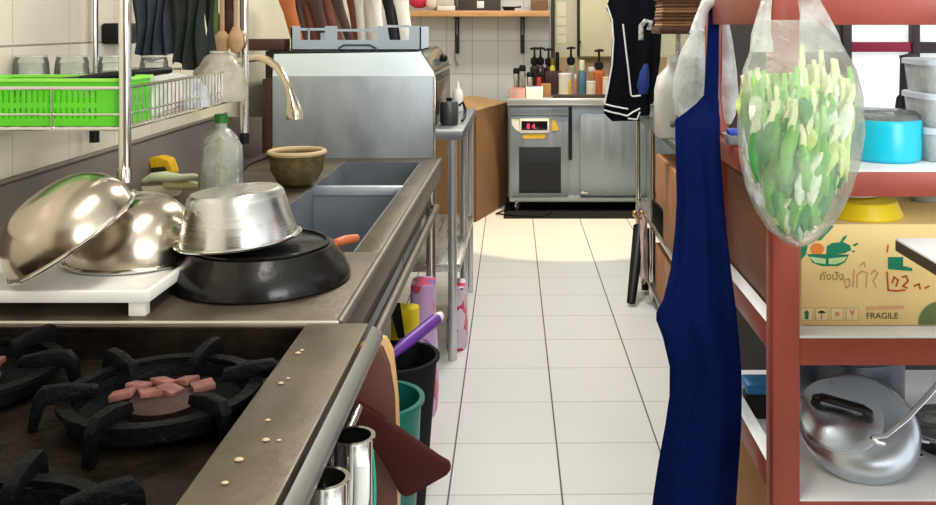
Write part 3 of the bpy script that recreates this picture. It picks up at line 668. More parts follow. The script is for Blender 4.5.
# utensils leaning in it: (bottom px, py), (top px, py), half width, material, kind
brownA = mat('red_brown_wood', C8(112, 54, 34), .5, 0, .2, 8); brownB = mat('dark_brown_handle', C8(62, 34, 28), .5, 0, .2, 8)
greyS = mat('grey_beige_plastic', C8(190, 180, 166), .45); orangeW = mat('orange_brown_wood', C8(176, 94, 44), .5)
UT = [((299, 36), (282, -18), .022, orangeW, 'wooden_spatula', 'orange brown wooden spatula at the left end of the utensil crate'),
      ((306, 30), (291, -20), .016, brownB, 'wooden_spoon', 'dark wooden spoon, second from the left in the utensil crate'),
      ((316, 34), (296, -22), .024, brownA, 'wooden_spatula', 'broad red brown spatula, third from the left in the crate'),
      ((328, 31), (309, -20), .020, brownB, 'wooden_spoon', 'dark brown paddle between two red brown spatulas in the crate'),
      ((338, 38), (316, -22), .022, brownA, 'wooden_spatula', 'red brown spatula reaching deep into the crate left of centre'),
      ((352, 40), (330, -20), .016, brownB, 'tongs', 'dark wooden tongs crossing the middle of the utensil crate'),
      ((346, 32), (333, -20), .018, greyS, 'ladle', 'grey beige ladle left of the crate middle'),
      ((358, 36), (348, -22), .014, brownA, 'wooden_spoon', 'slim red brown spoon near the crate middle'),
      ((362, 28), (357, -22), .014, greyS, 'ladle', 'pale grey ladle right of the crate middle'),
      ((372, 27), (366, -22), .018, greyS, 'spatula', 'grey spatula, fourth from the right in the crate'),
      ((381, 27), (374, -22), .014, mat('cream_handle', C8(226, 220, 206), .45), 'ladle', 'cream ladle, third from the right in the crate'),
      ((396, 25), (386, -20), .020, black_plastic, 'spatula', 'black spatula, second from the right in the crate'),
      ((408, 25), (398, -20), .022, mat('cream_handle', C8(226, 220, 206), .45), 'spatula', 'cream white spatula at the right end of the crate')]
for (bx, by), (tx, ty), w, m, nm, lb in UT:
    by = max(by, 30); Yb = 4.0 + R.uniform(0, .1); Yt = Yb + .06
    p0 = P(bx, 46, Yb); p1 = P(tx, ty, Yt); p0 = p0 + (P(bx, by, Yb) - P(bx, 46, Yb)) * .0
    o = thing(nm, lb, nm.replace('wooden_', '').replace('_', ' '), p0, 'utensils standing in the grey crate')
    w *= 1.7
    mid = p0.lerp(p1, .55)
    B().tube([p0, mid], [w * .7, w * .8], 10, flat=(1, .5)).build('handle', m, o)
    B().tube([mid - (p1 - p0) * .02, p0.lerp(p1, .65), p0.lerp(p1, .8), p1], [w * .75, w * .9, w, w * .9], 12, flat=(1, .3)).build('head', m, o)
# brown box by the wall and pan edge
tag(B().box((XW + .005, 3.87, zt_m + .001), (P(289, 0, 3.9).x - .02, 4.0, P(0, 39, 3.9).z), .004).build('wooden_box', dark_wood), 'dark brown wooden box against the wall left of the utensil crate', 'box')
# cardboard box beside the fridge
A_ = V(-.335, 6.43, 0); D_ = (V(-.125, 7.1, 0) - A_); N_ = V(-D_.y, D_.x, 0).normalized() * .42; hb = .775
cb = thing('cardboard_box', 'tall open cardboard box beside the steel fridge', 'box', A_ + D_ / 2 + N_ / 2)
b = B(); t = .006; dn = D_.normalized() * t; nn = N_.normalized() * t
b.prism([A_ + V(0, 0, .001), A_ + D_ + V(0, 0, .001), A_ + D_ + N_ + V(0, 0, .001), A_ + N_ + V(0, 0, .001)], (0, 0, .006))
for p, e, th in ((A_, D_, nn), (A_ + N_ - nn, D_, nn), (A_, N_, dn), (A_ + D_ - dn, N_, dn)):
    b.prism([p + V(0, 0, .004), p + e + V(0, 0, .004), p + e + th + V(0, 0, .004), p + th + V(0, 0, .004)], (0, 0, hb - .004))
b.build('box_body', mat('old_cardboard', C8(120, 88, 56), .85, 0, .12, 4, .05), cb)
top = V(0, 0, hb)
B().prism([A_ + top, A_ + D_ * .98 + top, A_ + D_ * .9 + N_ * .62 + top + V(0, 0, .05), A_ + D_ * .08 + N_ * .62 + top + V(0, 0, .05)], (0, 0, .005)).build('flap', mat('tan_card_flap', C8(176, 140, 96), .8, 0, .08), cb)
B().prism([A_ + N_ + top, A_ + N_ + D_ + top, A_ + N_ * 1.35 + D_ + top + V(0, 0, .08), A_ + N_ * 1.35 + top + V(0, 0, .08)], (0, 0, .005)).build('flap', mat('tan_card_flap', C8(176, 140, 96), .8, 0, .08), cb)
tag(B().prism([P(450, 106, 5.6), P(464, 107, 5.6), P(463, 109.5, 5.6), P(450, 109.5, 5.6)], (0, .03, 0), .003).build('marker', mat('yellow_marker', C8(226, 180, 60), .5)), 'small yellow marker on the far end of the table', 'marker') if False else None

# ================================================================= FRIDGE COUNTER
FYf = 6.78
def fx(px): return P(px, 0, FYf).x
def fz(py): return P(0, py, FYf).z
fr = thing('fridge_counter', 'steel undercounter fridge with red digital display at the back wall', 'fridge', (.5, 7.1, 0))
FR = 1.15
fs = mat('fridge_steel', C8(150, 160, 170), .4, .7, .06, 3, .04, stretch=(8, 1, 1), rvar=.08)
B().box((fx(507), FYf - .03, fz(105)), (FR, YB - .02, fz(98.2)), .004).build('worktop', mat('bright_fridge_top', C8(214, 218, 222), .3, .8), fr)
B().box((fx(509), FYf + .02, fz(202)), (FR - .01, YB - .03, fz(105)), .003).build('cabinet', fs, fr)
B().box((fx(510), FYf, fz(115.5)), (fx(568), FYf + .02, fz(107.5)), .003).build('drawer_front', fs, fr)
cp = B().box((fx(510), FYf + .002, fz(197)), (fx(568), FYf + .02, fz(116.5)), .003).build('control_front', fs, fr)
B().box((fx(520), FYf - .006, fz(133)), (fx(549), FYf + .002, fz(118.5)), .003).build('display_bezel', white_plastic, cp)
B().box((fx(521.5), FYf - .009, fz(130)), (fx(547.5), FYf - .006, fz(121)), .001).build('display_screen', mat('display_black', C8(20, 14, 20), .2), cp)
led = mat('red_led', (1., .04, .08), .5, 0, .01, emit=1.2)
text_mesh('8 4.', .05, led, 'display_digits', cp, (fx(526.5), FYf - .0095, fz(128.4)))
ye = mat('yellow_label', C8(206, 172, 52), .5, 0, .15, 12)
B().prism([P(x, y, FYf - .0005) for x, y in ((522, 136), (524, 139), (544, 138.5), (547, 134), (530, 134))], (0, .002, 0)).prism([P(x, y, FYf - .0005) for x, y in ((552, 120), (555, 120), (559, 130), (552, 131))], (0, .002, 0)).build('yellow_sticker', ye, cp)
B().prism([P(x, y, FYf - .0008) for x, y in ((511.5, 119), (519, 119), (520, 132), (516, 130), (512, 125))], (0, .002, 0)).build('white_sticker', white_plastic, cp)
gl = B().box((fx(519), FYf - .002, fz(193)), (fx(561), FYf + .004, fz(147)), .002)
gl.build('grille_frame', mat('dark_grille_frame', C8(44, 50, 56), .5, .5), cp)
b = B()
for k in range(15): b.box((fx(521), FYf - .005, fz(190.5 - k * 2.0)), (fx(559), FYf - .002, fz(189.4 - k * 2.0)))
b.build('grille_slats', mat('grille_black', C8(34, 34, 36), .6), cp)
dr = B().box((fx(580), FYf - .008, fz(196)), (fx(646), FYf + .02, fz(114)), .006).build('door', fs, fr)
B().box((fx(581), FYf - .012, fz(193.5)), (fx(588), FYf - .008, fz(191)), .002).build('door_hinge', chrome, dr)
d2 = B().box((fx(652), FYf - .008, fz(196)), (fx(672), FYf + .02, fz(114)), .006).build('door', fs, fr)
B().box((fx(568.6), FYf + .004, fz(160)), (fx(572), FYf + .0195, fz(107)), .001).build('door_handle', black_plastic, fr)  # black strip stands for the shaded recess between the fridge fronts
B().box((fx(510), FYf - .004, fz(202)), (FR - .02, FYf + .02, fz(197.5)), .002).build('kick_strip', mat('pale_strip', C8(176, 184, 190), .3, .7), fr)
for x in (fx(517), 1.08):
    for y in (FYf + .03, YB - .09): B().tube([(x, y, 0), (x, y, .04), (x, y, fz(201))], [.014, .018, .018], 12).build('leg', chrome, fr)
tag(B().box((fx(470) + .25, 6.545, .0005), (1.3, YB - .1, .006), .001).build('rubber_mat', dark_rubber), 'dark rubber floor mat under the steel fridge', 'mat')  # thin dark sheet forming the dark floor strip under the fridge
tag(B().tube([V(-.02, 6.9, .012), V(-.16, 6.75, .012), V(-.2, 6.66, .012), V(-.06, 6.6, .012), V(.14, 6.58, .012), V(.2, 6.7, .012)], .006, 8).build('power_cable', black_plastic), 'black power cable on the floor under the fridge', 'cable')

# things on the fridge counter
TZf = fz(98.2) + .0006
def bpos(px, Y): return V(P(px, 0, Y).x, Y, TZf)
def htop(py, Y): return P(0, py, Y).z - TZf
Yk = 7.0
tin = mat('shaker_steel', C8(206, 204, 200), .18, 1); 
def shaker(px, py, Y, r, label, body=tin):
    p = bpos(px, Y); h = htop(py, Y); t = thing('shaker', label, 'shaker', p, 'shakers on the fridge counter')
    B().lathe([(r, 0), (r, h * .78), (r * .95, h * .8), (0, h * .8)], p, 20).build('shaker_body', body, t)
    B().lathe([(r * 1.08, h * .8), (r * 1.1, h * .92), (r * .8, h), (0, h)], p, 20).build('lid', black_plastic, t)
shaker(516.5, 68, 7.05, .024, 'steel shaker with black lid, leftmost on the fridge counter')
shaker(522.5, 65, 7.0, .024, 'tallest steel shaker with black lid, second from the left')
shaker(530, 72, 7.02, .026, 'shiny steel shaker just left of the red tin')
shaker(539, 72, 7.0, .017, 'slim red tin with dark lid beside the steel shakers', mat('red_tin', C8(196, 70, 62), .4))
def pump(px, py, Y, r, m, label, hb=.55):
    p = bpos(px, Y); h = htop(py, Y); t = thing('pump_bottle', label, 'bottle', p, 'pump bottles on the fridge counter')
    B().lathe([(r, 0), (r * 1.03, .01), (r, h * hb), (r * .5, h * (hb + .06)), (0, h * (hb + .06))], p, 24).build('bottle_body', m, t)
    B().lathe([(r * .5, h * (hb + .06)), (r * .85, h * (hb + .1)), (r * .85, h * (hb + .2)), (r * .3, h * (hb + .24)), (r * .22, h * (hb + .3)), (r * .22, h * .95), (0, h * .95)], p, 18).build('pump_collar', black_plastic, t)
    B().tube([p + V(-.035, 0, h * .955), p + V(0, 0, h * .975), p + V(.035, 0, h * .965)], [.008, .011, .008], 10).build('pump_head', black_plastic, t)
syr = mat('dark_syrup_bottle', C8(58, 40, 36), .2, 0, .2)
pump(534.5, 47, 7.2, .036, syr, 'dark syrup pump bottle, left of the pair behind the shakers')
pump(540.5, 47, 7.22, .034, syr, 'dark syrup pump bottle, right of the pair behind the shakers')
pump(548.5, 48, 7.25, .034, syr, 'dark pump bottle in front of the corner post')
pump(571, 46.5, 7.2, .038, film('clear_bottle', (.8, .8, .7), .5, .1, .5), 'clear tall pump bottle behind the white yellow jar')
pump(599, 49, 7.0, .042, mat('amber_sauce', C8(196, 104, 58), .25, 0, .15), 'amber orange pump bottle right on the fridge counter', .5)
def simple(name, px, py, Y, r, m, cap, label, cat, capc, neck=.6, hb=.8):
    p = bpos(px, Y); h = htop(py, Y); t = thing(name, label, cat, p)
    B().lathe([(r, 0), (r * 1.02, .008), (r, h * (hb - .08)), (r * neck, h * hb), (0, h * hb)], p, 24).build('body', m, t)
    B().lathe([(r * neck * 1.05, h * hb), (r * neck * 1.1, h * .97), (r * neck, h), (0, h)], p, 20).build('cap', capc, t)
    return t, p, h
simple('sauce_bottle', 552.5, 58, 7.15, .022, mat('yellow_mustard', C8(200, 190, 60), .35), 1, 'small yellow bottle beside the corner post', 'bottle', mat('amber_cap', C8(130, 96, 40), .4))
simple('sauce_bottle', 557.3, 52, 7.26, .016, mat('brown_jar', C8(84, 62, 44), .3), 1, 'slim bottle with long black cap right of the corner post', 'bottle', black_plastic, .9, .45)
t, p, h = simple('sauce_jar', 565, 73, 6.95, .047, mat('white_label_jar', C8(222, 214, 196), .4), 1, 'white labelled jar with yellow edge in the counter middle', 'jar', white_plastic, .98, .86)
B().box(p + V(.024, -.049, .01), p + V(.043, -.03, h * .7), .004).build('yellow_stripe', ye, t)
simple('sauce_bottle', 582, 60, 7.0, .034, mat('teal_blue_bottle', C8(70, 112, 124), .3), 1, 'teal blue bottle with white cap right of the white jar', 'bottle', mat('cream_cap', C8(222, 220, 196), .4), .55, .72)
simple('sauce_bottle', 575.5, 74, 7.04, .016, mat('red_white_label', C8(206, 120, 110), .4), 1, 'little red and white bottle between jar and teal bottle', 'bottle', white_plastic)
simple('cup', 591, 81, 6.9, .034, mat('cream_cup', C8(226, 214, 190), .45), 1, 'short cream tub in front of the orange pump bottle', 'tub', white_plastic, .98, .9)
simple('cup', 607, 77, 6.92, .034, mat('cream_cup', C8(226, 214, 190), .45), 1, 'cream tub right of the orange pump bottle', 'tub', mat('peach_lid', C8(226, 196, 160), .45), .98, .9)
simple('cup', 592, 67, 7.1, .03, mat('tan_cup', C8(190, 140, 100), .45), 1, 'tan jar with pale lid behind the cream tub', 'jar', mat('pale_lid', C8(232, 224, 206), .45), .95, .85)
def carton(px0, px1, py0, Y, dep, m, label, lid=None, ro=0.):
    a, c = bpos(px0, Y), bpos(px1, Y); h = htop(py0, Y)
    o = thing('small_carton', label, 'carton', (a + c) / 2 + V(0, dep / 2, 0), 'small cartons on the fridge counter')
    B().box((a.x, Y, TZf), (c.x, Y + dep, TZf + h), .004, (0, 0, ro)).build('carton_body', m, o)
    if lid is not None: B().box((a.x + .01, Y + .01, TZf + h), (c.x - .01, Y + dep * .5, TZf + h + .002), .0, (0, 0, ro), ((a.x + c.x) / 2, Y + dep / 2, TZf + h)).build('printed_label', lid, o)
carton(509, 525, 88.5, 6.80, .12, mat('pinkish_card', C8(206, 160, 146), .6, 0, .12, 14), 'flat pinkish carton at the left end of the fridge counter', mat('red_print', C8(206, 92, 80), .6))
carton(526, 543, 87, 6.80, .12, white_plastic, 'flat white carton with blue edge beside the pinkish one', mat('blue_print', C8(60, 70, 150), .5))
B_ = carton(541, 551, 84, 6.93, .1, cardboard, 'small brown carton behind the white one')
tr2 = thing('bar_tray', 'dark brown wooden tray holding jars on the fridge counter', 'tray', bpos(577, 6.85))
B().box((P(553, 0, 6.83).x, 6.80, TZf - .0003), (P(612, 0, 6.83).x, 6.86, TZf + .022), .003).build('tray_front', mat('dark_tray', C8(44, 32, 28), .5), tr2)
tag(B().box((P(545, 0, 7.18).x, 7.10, TZf), (P(561, 0, 7.18).x, 7.145, htop(71, 7.1) + TZf), .004).build('storage_box', mat('dark_maroon_box', C8(62, 36, 34), .5)), 'dark maroon box behind the white jar below the corner post', 'box')

# wall fittings at the back
b = B(); YS = 7.18
sh = thing('wall_shelf', 'pale wooden wall shelf on black brackets at the back wall', 'shelf', (P(470, 0, YS).x, 7.3, P(0, 14, YS).z))
zS = P(0, 10.5, YS).z; zS0 = P(0, 16.5, YS).z
sx0, sx1 = P(392, 0, YS).x, P(550, 0, YS).x
B().box((sx0, YS, zS0), (sx1, YB - .002, zS), .004).build('board', mat('shelf_wood', C8(206, 158, 106), .5, 0, .15, 5, .05, stretch=(1, 8, 8)), sh)
for px in (457, 522.5):
    x = P(px, 0, 7.42).x; zl = P(0, 53.5, 7.42).z
    b = B(); b.box((x - .017, YB - .02, zl), (x - .006, YB - .001, zS0)); b.box((x + .006, YB - .02, zl), (x + .017, YB - .001, zS0)); b.box((x - .017, YB - .022, zl), (x + .017, YB - .001, zl + .15)); b.box((x - .01, YS + .03, zS0 - .016), (x + .01, YB - .001, zS0))
    b.build('bracket', mat('black_bracket', C8(28, 28, 28), .5), sh)
tag(B().tube([P(455, 56, 7.41), P(456, 61, 7.41), P(458, 66, 7.41)], [.006, .007, .012], 10, flat=(1, .5)).tube([P(455, 50, 7.41), P(455, 56, 7.41)], .004, 8).build('hanging_spatula', mat('grey_tan_metal', C8(150, 140, 120), .4, .6)), 'little metal spatula hanging below the left shelf bracket', 'spatula')
def onshelf(name, px0, px1, py, dep, m, label, cat, bev=.004, y=YS + .02):
    a, c = P(px0, 0, y), P(px1, 0, y)
    return tag(B().box((a.x, y, zS + .0005), (c.x, y + dep, P(0, py, y).z), bev).build(name, m), label, cat)
o = onshelf('storage_crate', 458, 500, -14, .22, mat('charcoal_box', C8(66, 60, 58), .6), 'charcoal storage crate with white label on the wall shelf', 'crate')
p0 = P(477, 7, YS + .02)
lb = B().box((P(477, 0, YS + .02).x, YS + .016, P(0, 8, YS).z), (P(484, 0, YS + .02).x, YS + .0205, P(0, 1, YS).z), .001).build('white_label', white_plastic, o)
onshelf('paper_pack', 437, 455, 5.5, .2, white_plastic, 'lower white paper pack on the left half of the wall shelf', 'paper')
tag(B().box((P(436, 0, 7.2).x, 7.2, P(0, 5.3, 7.2).z), (P(454, 0, 7.2).x, 7.4, P(0, -6, 7.2).z), .004, (0, 0, .0)).build('paper_pack', mat('off_white_paper', C8(206, 200, 190), .6)), 'upper off white paper pack on the left half of the wall shelf', 'paper')
tag(B().ball(P(419, 0, 7.3), .09, 18, (1, .8, .72)).build('plastic_bag', mat('pink_red_bag', C8(214, 52, 84), .4, 0, .1, 8, .2)), 'pink red plastic bag at the left end of the wall shelf', 'bag')
tag(B().ball(P(432, 3, 7.22), .055, 16, (.9, .5, .9)).build('plastic_bag', mat('cream_bag', C8(224, 206, 188), .5, 0, .1, 8, .2)), 'crumpled cream bag beside the pink red bag on the shelf', 'bag')
o = thing('black_pan', 'small black pan and white cup pile right of the charcoal crate', 'pan', P(508, 10, 7.25)) 
B().lathe([(.04, 0), (.055, .03), (.052, .03), (.038, .004), (0, .004)], V(P(509, 0, 7.25).x, 7.25, zS + .001), 24).build('pan_body', black_plastic, o)
B().tube([V(P(514, 0, 7.25).x, 7.25, zS + .025), V(P(521, 0, 7.25).x, 7.22, zS + .03)], .006, 8).build('handle', black_plastic, o)
onshelf('wicker_basket', 531, 548, -6, .2, mat('brown_wicker', C8(126, 92, 66), .7, 0, .3, 40, .3), 'brown wicker basket at the right end of the wall shelf', 'basket', .008)
tag(B().box((P(555, 0, YB).x, YB - .012, fz(98)), (1.2, YB - .001, P(0, 57, YB).z), .002).build('trim_2', mat('tan_splash_board', C8(176, 148, 112), .55, 0, .08)), kind='structure')
# cream wall cupboard and paper notes
z1c = P(0, 56, 7.4).z
cupx0, cupx1 = P(579.5, 0, 7.4).x, P(652, 0, 7.4).x
cu = thing('wall_cupboard', 'cream wall cupboard above the fridge counter', 'cupboard', ((cupx0 + cupx1) / 2, 7.42, z1c))
B().box((cupx0, 7.36, z1c), (cupx1, YB - .001, 2.1), .004).build('cupboard_door', mat('cream_panel', C8(214, 206, 172), .5, 0, .03), cu)
B().box((P(577.5, 0, 7.36).x, 7.35, z1c), (cupx0, YB - .001, 2.1), .002).build('dark_edge', mat('dark_edge', C8(30, 28, 26), .5), cu)
B().ball(P(579.5, 42, 7.34), .012, 14).build('knob', black_plastic, cu)
B().box((cupx0, 7.355, z1c - .012), (cupx1, YB - .001, z1c), .002).build('bottom_edge', mat('olive_shadow_edge', C8(120, 112, 84), .5), cu)  # olive strip along the lower edge of the cupboard
for k, (y0, y1) in enumerate(((2, 16), (17.5, 25.5), (27, 34), (35, 43))):
    tag(B().box((P(556.5, 0, YB).x, YB - .0035, P(0, y1, YB).z), (P(566, 0, YB).x, YB - .0005, P(0, y0, YB).z)).build('paper_note', mat('cream_paper', C8(232, 224, 190), .7)), ('cream paper note, topmost of four beside the wall cupboard', 'cream paper note, second from the top beside the wall cupboard', 'cream paper note, third from the top beside the wall cupboard', 'cream paper note, lowest of four beside the wall cupboard')[k], 'paper', 'paper notes on the back wall')
# ================================================================= BESIDE AND UNDER THE LEFT COUNTER
B().tube([(-.2945, .66, .70), (-.2945, RYb - .01, .70)], .008, 10).build('towel_rail', chrome, st)
def mug(px, Y, ztop, label):
    r, h = .028, .12; c = V(P(px, 0, Y).x, Y, ztop - h)
    t = thing('steel_mug', label, 'mug', c, 'steel mugs on the stove rail')
    B().lathe([(0, .003), (r * .92, 0), (r, .01), (r, h - .004), (r + .004, h - .002), (r + .004, h), (r - .002, h), (r - .002, .012), (0, .008)], c, 36).build('mug_body', chrome, t)
    a = c + V(.018, -.026, h - .012)
    B().tube([a + V(-.005, .012, 0), a + V(.0, -.012, .002), a + V(.004, -.024, -.008), a + V(.004, -.026, -.05), a + V(.0, -.018, -.078), a + V(-.006, .004, -.09)], .007, 12, flat=(1.5, .45)).build('strap_handle', mat('bright_strap_steel', C8(232, 232, 228), .3, .4), t)
    B().tube([c + V(-.028, 0, h - .01), c + V(-.031, 0, h - .035), c + V(-.028, 0, h - .06)], .003, 8).build('rail_hook', chrome, t)
mug(353, 1.335, .79, 'steel mug hanging at the stove front beside the maroon board')
mug(325, 1.19, .80, 'steel mug hanging at the stove front nearest the viewer')
def tcloth(u, v):
    a = P(347, 0, 1.47).x; return (-.268 + .03 * u + .004 * math.sin(v * 6), 1.47 - .02 * u + .01 * math.sin(u * 9), .712 - .25 * v)
o = B().sheet(tcloth, 12, 16, .004).tube([(-.285, 1.46, .70), (-.27, 1.465, .712), (-.262, 1.47, .705)], .006, 8).build('dish_cloth', mat('turquoise_cloth', C8(22, 160, 134), .8, 0, .1, 30, .2))
tag(o, 'turquoise dish cloth hanging on the stove rail below the steel mugs', 'cloth')
def board(name, pts, Y, th, m, label, bev=.004, dY=0., cat='board'):
    q = [P(x, y, Y + dY * (x - 400) / 100.) for x, y in pts]
    return tag(B().prism(q, (0, th, 0), bev).build(name, m), label, cat)
mb = board('cutting_board', [(330, 385), (349, 397), (376, 414), (440, 459), (449, 464), (451, 470), (447, 476), (412, 496), (405, 498), (399, 494), (384, 466), (368, 440), (348, 418), (330, 410)], 1.715, .018, maroon_board, 'dark maroon paddle board sticking out into the aisle')
board('cutting_board', [(352, 352), (372, 344), (382, 347), (389, 365), (394, 395), (396, 440), (397, 520), (350, 560), (340, 420)], 1.765, .016, mat('brown_board', C8(92, 54, 42), .5, 0, .15, 5), 'dark brown cutting board standing upright behind the maroon one')
tan = [(360, 345), (376, 336), (386, 338), (393, 352), (398, 400), (400, 470), (399, 540), (392, 640), (336, 640), (330, 420)]
board('cutting_board', tan, 1.81, .018, tan_board, 'tan wooden cutting board, rearmost beside the maroon one')
# bins
def bin_(name, c, r0, r1, h, m, label):
    t = thing(name, label, 'bin', c)
    B().lathe([(0, 0), (r0, 0), (r1, h - .01), (r1 + .008, h - .008), (r1 + .008, h), (r1 - .004, h), (r0 - .004, .006), (0, .005)], c, 40).build('bin_body', m, t)
    return t
bin_('waste_bin', V(-.365, 2.60, .0005), .085, .12, .45, dark_rubber, 'round black bin under the sink counter with purple handle across')
t = bin_('waste_bin', V(-.355, 2.22, .0005), .085, .108, .485, mat('teal_plastic', C8(20, 104, 92), .35, 0, .08), 'teal green bin in front of the black bin')
ph = thing('dustpan', 'purple dustpan handle with white tip lying across the black bin', 'dustpan', P(415, 336, 2.62))
B().tube([P(388, 358, 2.5), P(405, 344, 2.56), P(436, 319.5, 2.72)], [.012, .017, .019], 14).build('handle', mat('purple_plastic', C8(104, 52, 150), .4, 0, .06), ph)
B().tube([P(435.5, 319.8, 2.718), P(441, 315, 2.74)], [.0195, .012], 14).build('white_tip', white_plastic, ph)
def floral(name, base, c1, c2):
    if name in MATS: return MATS[name]
    m = bpy.data.materials.new(name); m.use_nodes = True; nt = m.node_tree; b = nt.nodes['Principled BSDF']
    tc = nt.nodes.new('ShaderNodeTexCoord'); vz = nt.nodes.new('ShaderNodeTexVoronoi'); vz.inputs['Scale'].default_value = 22
    rp = nt.nodes.new('ShaderNodeValToRGB'); rp.color_ramp.interpolation = 'CONSTANT'
    e = rp.color_ramp.elements; e[0].color = (*base, 1); e[0].position = 0; e[1].color = (*c1, 1); e[1].position = .5
    k = e.new(.68); k.color = (*base, 1); k = e.new(.8); k.color = (*c2, 1); k = e.new(.9); k.color = (*base, 1)
    nt.links.new(tc.outputs['Object'], vz.inputs['Vector']); nt.links.new(vz.outputs['Color'], rp.inputs['Fac']); nt.links.new(rp.outputs['Color'], b.inputs['Base Color']); b.inputs['Roughness'].default_value = .35
    MATS[name] = m; return m
def sack(name, x0, x1, y0, y1, z1, m, label, seed):
    rr = random.Random(seed); rings = []
    for i in range(9):
        v = i / 8; z = .001 + z1 * v; s = 1 - .22 * max(0, v - .6) / .4 + .06 * math.sin(v * 7)
        cx, cy = (x0 + x1) / 2, (y0 + y1) / 2
        rings.append([V(cx + (x1 - x0) / 2 * s * math.copysign(abs(math.cos(a)) ** .6, math.cos(a)) * (1 + rr.uniform(-.04, .04)), cy + (y1 - y0) / 2 * s * math.copysign(abs(math.sin(a)) ** .6, math.sin(a)), z) for a in [2 * PI * k / 20 for k in range(20)]])
    return tag(B().loft(rings).build(name, m), label, 'bag')
sack('packet', P(389, 0, 2.95).x, P(422, 0, 2.95).x, 2.9, 2.98, P(0, 306, 2.95).z, mat('yellow_packet', C8(222, 196, 22), .4, 0, .06), 'yellow and black packet standing behind the black bin', 3)
k = [o for o in COL.objects if o.name == 'packet'][0]
a = P(396, 304, 2.894); 
B().prism([P(389, 304, 2.888), P(400, 303, 2.888), P(405, 338, 2.888), P(398, 339, 2.888)], (0, .004, 0)).build('black_stripe', black_plastic, k)
sack('patterned_bag', P(408, 0, 3.3).x, P(437, 0, 3.3).x, 3.24, 3.4, P(0, 283, 3.3).z, floral('lilac_floral', C8(196, 160, 204), C8(206, 70, 110), C8(120, 90, 170)), 'lilac and pink patterned bag under the far end of the sink', 4)
sack('patterned_bag', P(447, 0, 3.98).x, P(467, 0, 3.98).x, 3.9, 4.1, P(0, 285, 3.98).z, floral('white_floral', C8(222, 208, 224), C8(210, 50, 100), C8(60, 60, 140)), 'white pink and blue patterned bag on the floor under the steel table', 5)

# ================================================================= RIGHT: STEEL TABLE WITH UPPER SHELF
RXl, RXr, RY0, RY1, RZ = .622, 1.38, 3.35, 5.22, .885
rt = thing('prep_table', 'steel prep table with shelves along the right wall', 'table', ((RXl + RXr) / 2, 4.3, 0))
B().box((RXl, RY0, RZ - .03), (RXr, RY1, RZ), .003).build('tabletop', mat('grey_table_steel', C8(126, 128, 130), .4, .8, .1), rt)
for z in (.40, .09): B().box((RXl, RY0, z - .02), (RXr, RY1, z), .002).build('lower_shelf', steel, rt)
for x in (RXl + .02, RXr - .02):
    for y in (RY0 + .03, 4.62, RY1 - .03): B().tube([(x, y, 0), (x, y, RZ - .029)], .016, 12).build('leg', chrome, rt)
UZ = P(0, 27, 4.0).z
B().box((.582, 3.96, UZ - .03), (RXr, 4.23, UZ), .003).build('upper_shelf', dark_wood, rt)
for x, y in ((.70, 4.2), (1.35, 3.99), (1.35, 4.2)): B().tube([(x, y, RZ - .001), (x, y, UZ - .029)], .012, 10).build('shelf_post', steel, rt)
B().tube([(.72, 5.05, RZ - .001), (.72, 5.05, 1.9), (.70, 5.04, 1.93), (.50, 5.0, 1.93)], .012, 10).build('hanging_arm', steel, rt)
# cardboard boxes on its shelves
def cbox(x0, x1, y0, y1, z0, z1, label, m=cardboard):
    t = thing('cardboard_box', label, 'box', ((x0 + x1) / 2, (y0 + y1) / 2, z0), 'cardboard boxes under the prep table')
    B().box((x0, y0, z0 + .0005), (x1, y1, z1), .004).build('box_body', m, t)
    B().box((x0 - .0008, (y0 + y1) / 2 - .03, z0 + (z1 - z0) * .35), (x0 + .001, (y0 + y1) / 2 + .03, z1 + .0008)).build('packing_tape', mat('tape_brown', C8(150, 110, 66), .3), t)
orange_card = mat('orange_card', C8(164, 112, 72), .75, 0, .12, 5)
cbox(.632, 1.0, 3.75, 4.42, .40, .76, 'tall brown cardboard box on the upper shelf under the prep table', orange_card)
cbox(.632, 1.0, 3.75, 4.45, .09, .33, 'low brown cardboard box on the bottom shelf of the prep table', orange_card)
# dark slanting bracket and cloth
o = B().prism([P(654, 199, 4.25), P(660, 205, 4.22), P(688, 245, 4.1), P(688, 262, 4.1), P(672, 250, 4.16), P(654, 222, 4.25)], (-.010, 0, 0), .002)
tag(o.build('black_tray', black_plastic), 'black tray tilted between the two cardboard boxes', 'tray')
def pcloth(u, v):
    return (.602 - .014 * math.sin(u * 8 + v * 3) - .01, 4.5 + .09 * u + .01 * math.sin(v * 9), .42 - .30 * v + .03 * math.sin(u * 6))
tag(B().sheet(pcloth, 12, 14, .004).build('rag', mat('pale_pink_rag', C8(200, 180, 172), .9, 0, .12, 30, .2)), 'pale pink rag hanging beside the prep table leg', 'rag')
# black umbrella-like folding legs leaning at the end
fl = thing('folding_stool', 'folded black stool leaning beside the prep table leg', 'stool', P(638, 300, 4.9))
g = P(0, 305, 4.5)
a0, a1 = V(.545, 4.55, .012), V(.60, 4.86, .41)
B().tube([P(631, 303, 4.52), P(640, 226, 4.78)], [.022, .035], 10, flat=(1, .7)).tube([P(645, 290, 4.75), P(646, 228, 4.8)], [.018, .03], 10).build('stool_legs', black_plastic, fl)
B().prism([P(634, 225, 4.76), P(646, 222, 4.8), P(646, 262, 4.76), P(632, 275, 4.7)], (0, .015, 0), .003).build('black_web', black_cloth, fl)
B().tube([P(634, 214, 4.78), P(639, 219, 4.78), P(643, 214, 4.8)], .012, 8).ball(P(635, 213, 4.78), .014, 10).ball(P(642, 213, 4.8), .014, 10).tube([P(639, 219, 4.78), P(640, 228, 4.78)], .014, 8).build('brass_clasp', mat('brass', C8(190, 160, 100), .3, .8), fl)
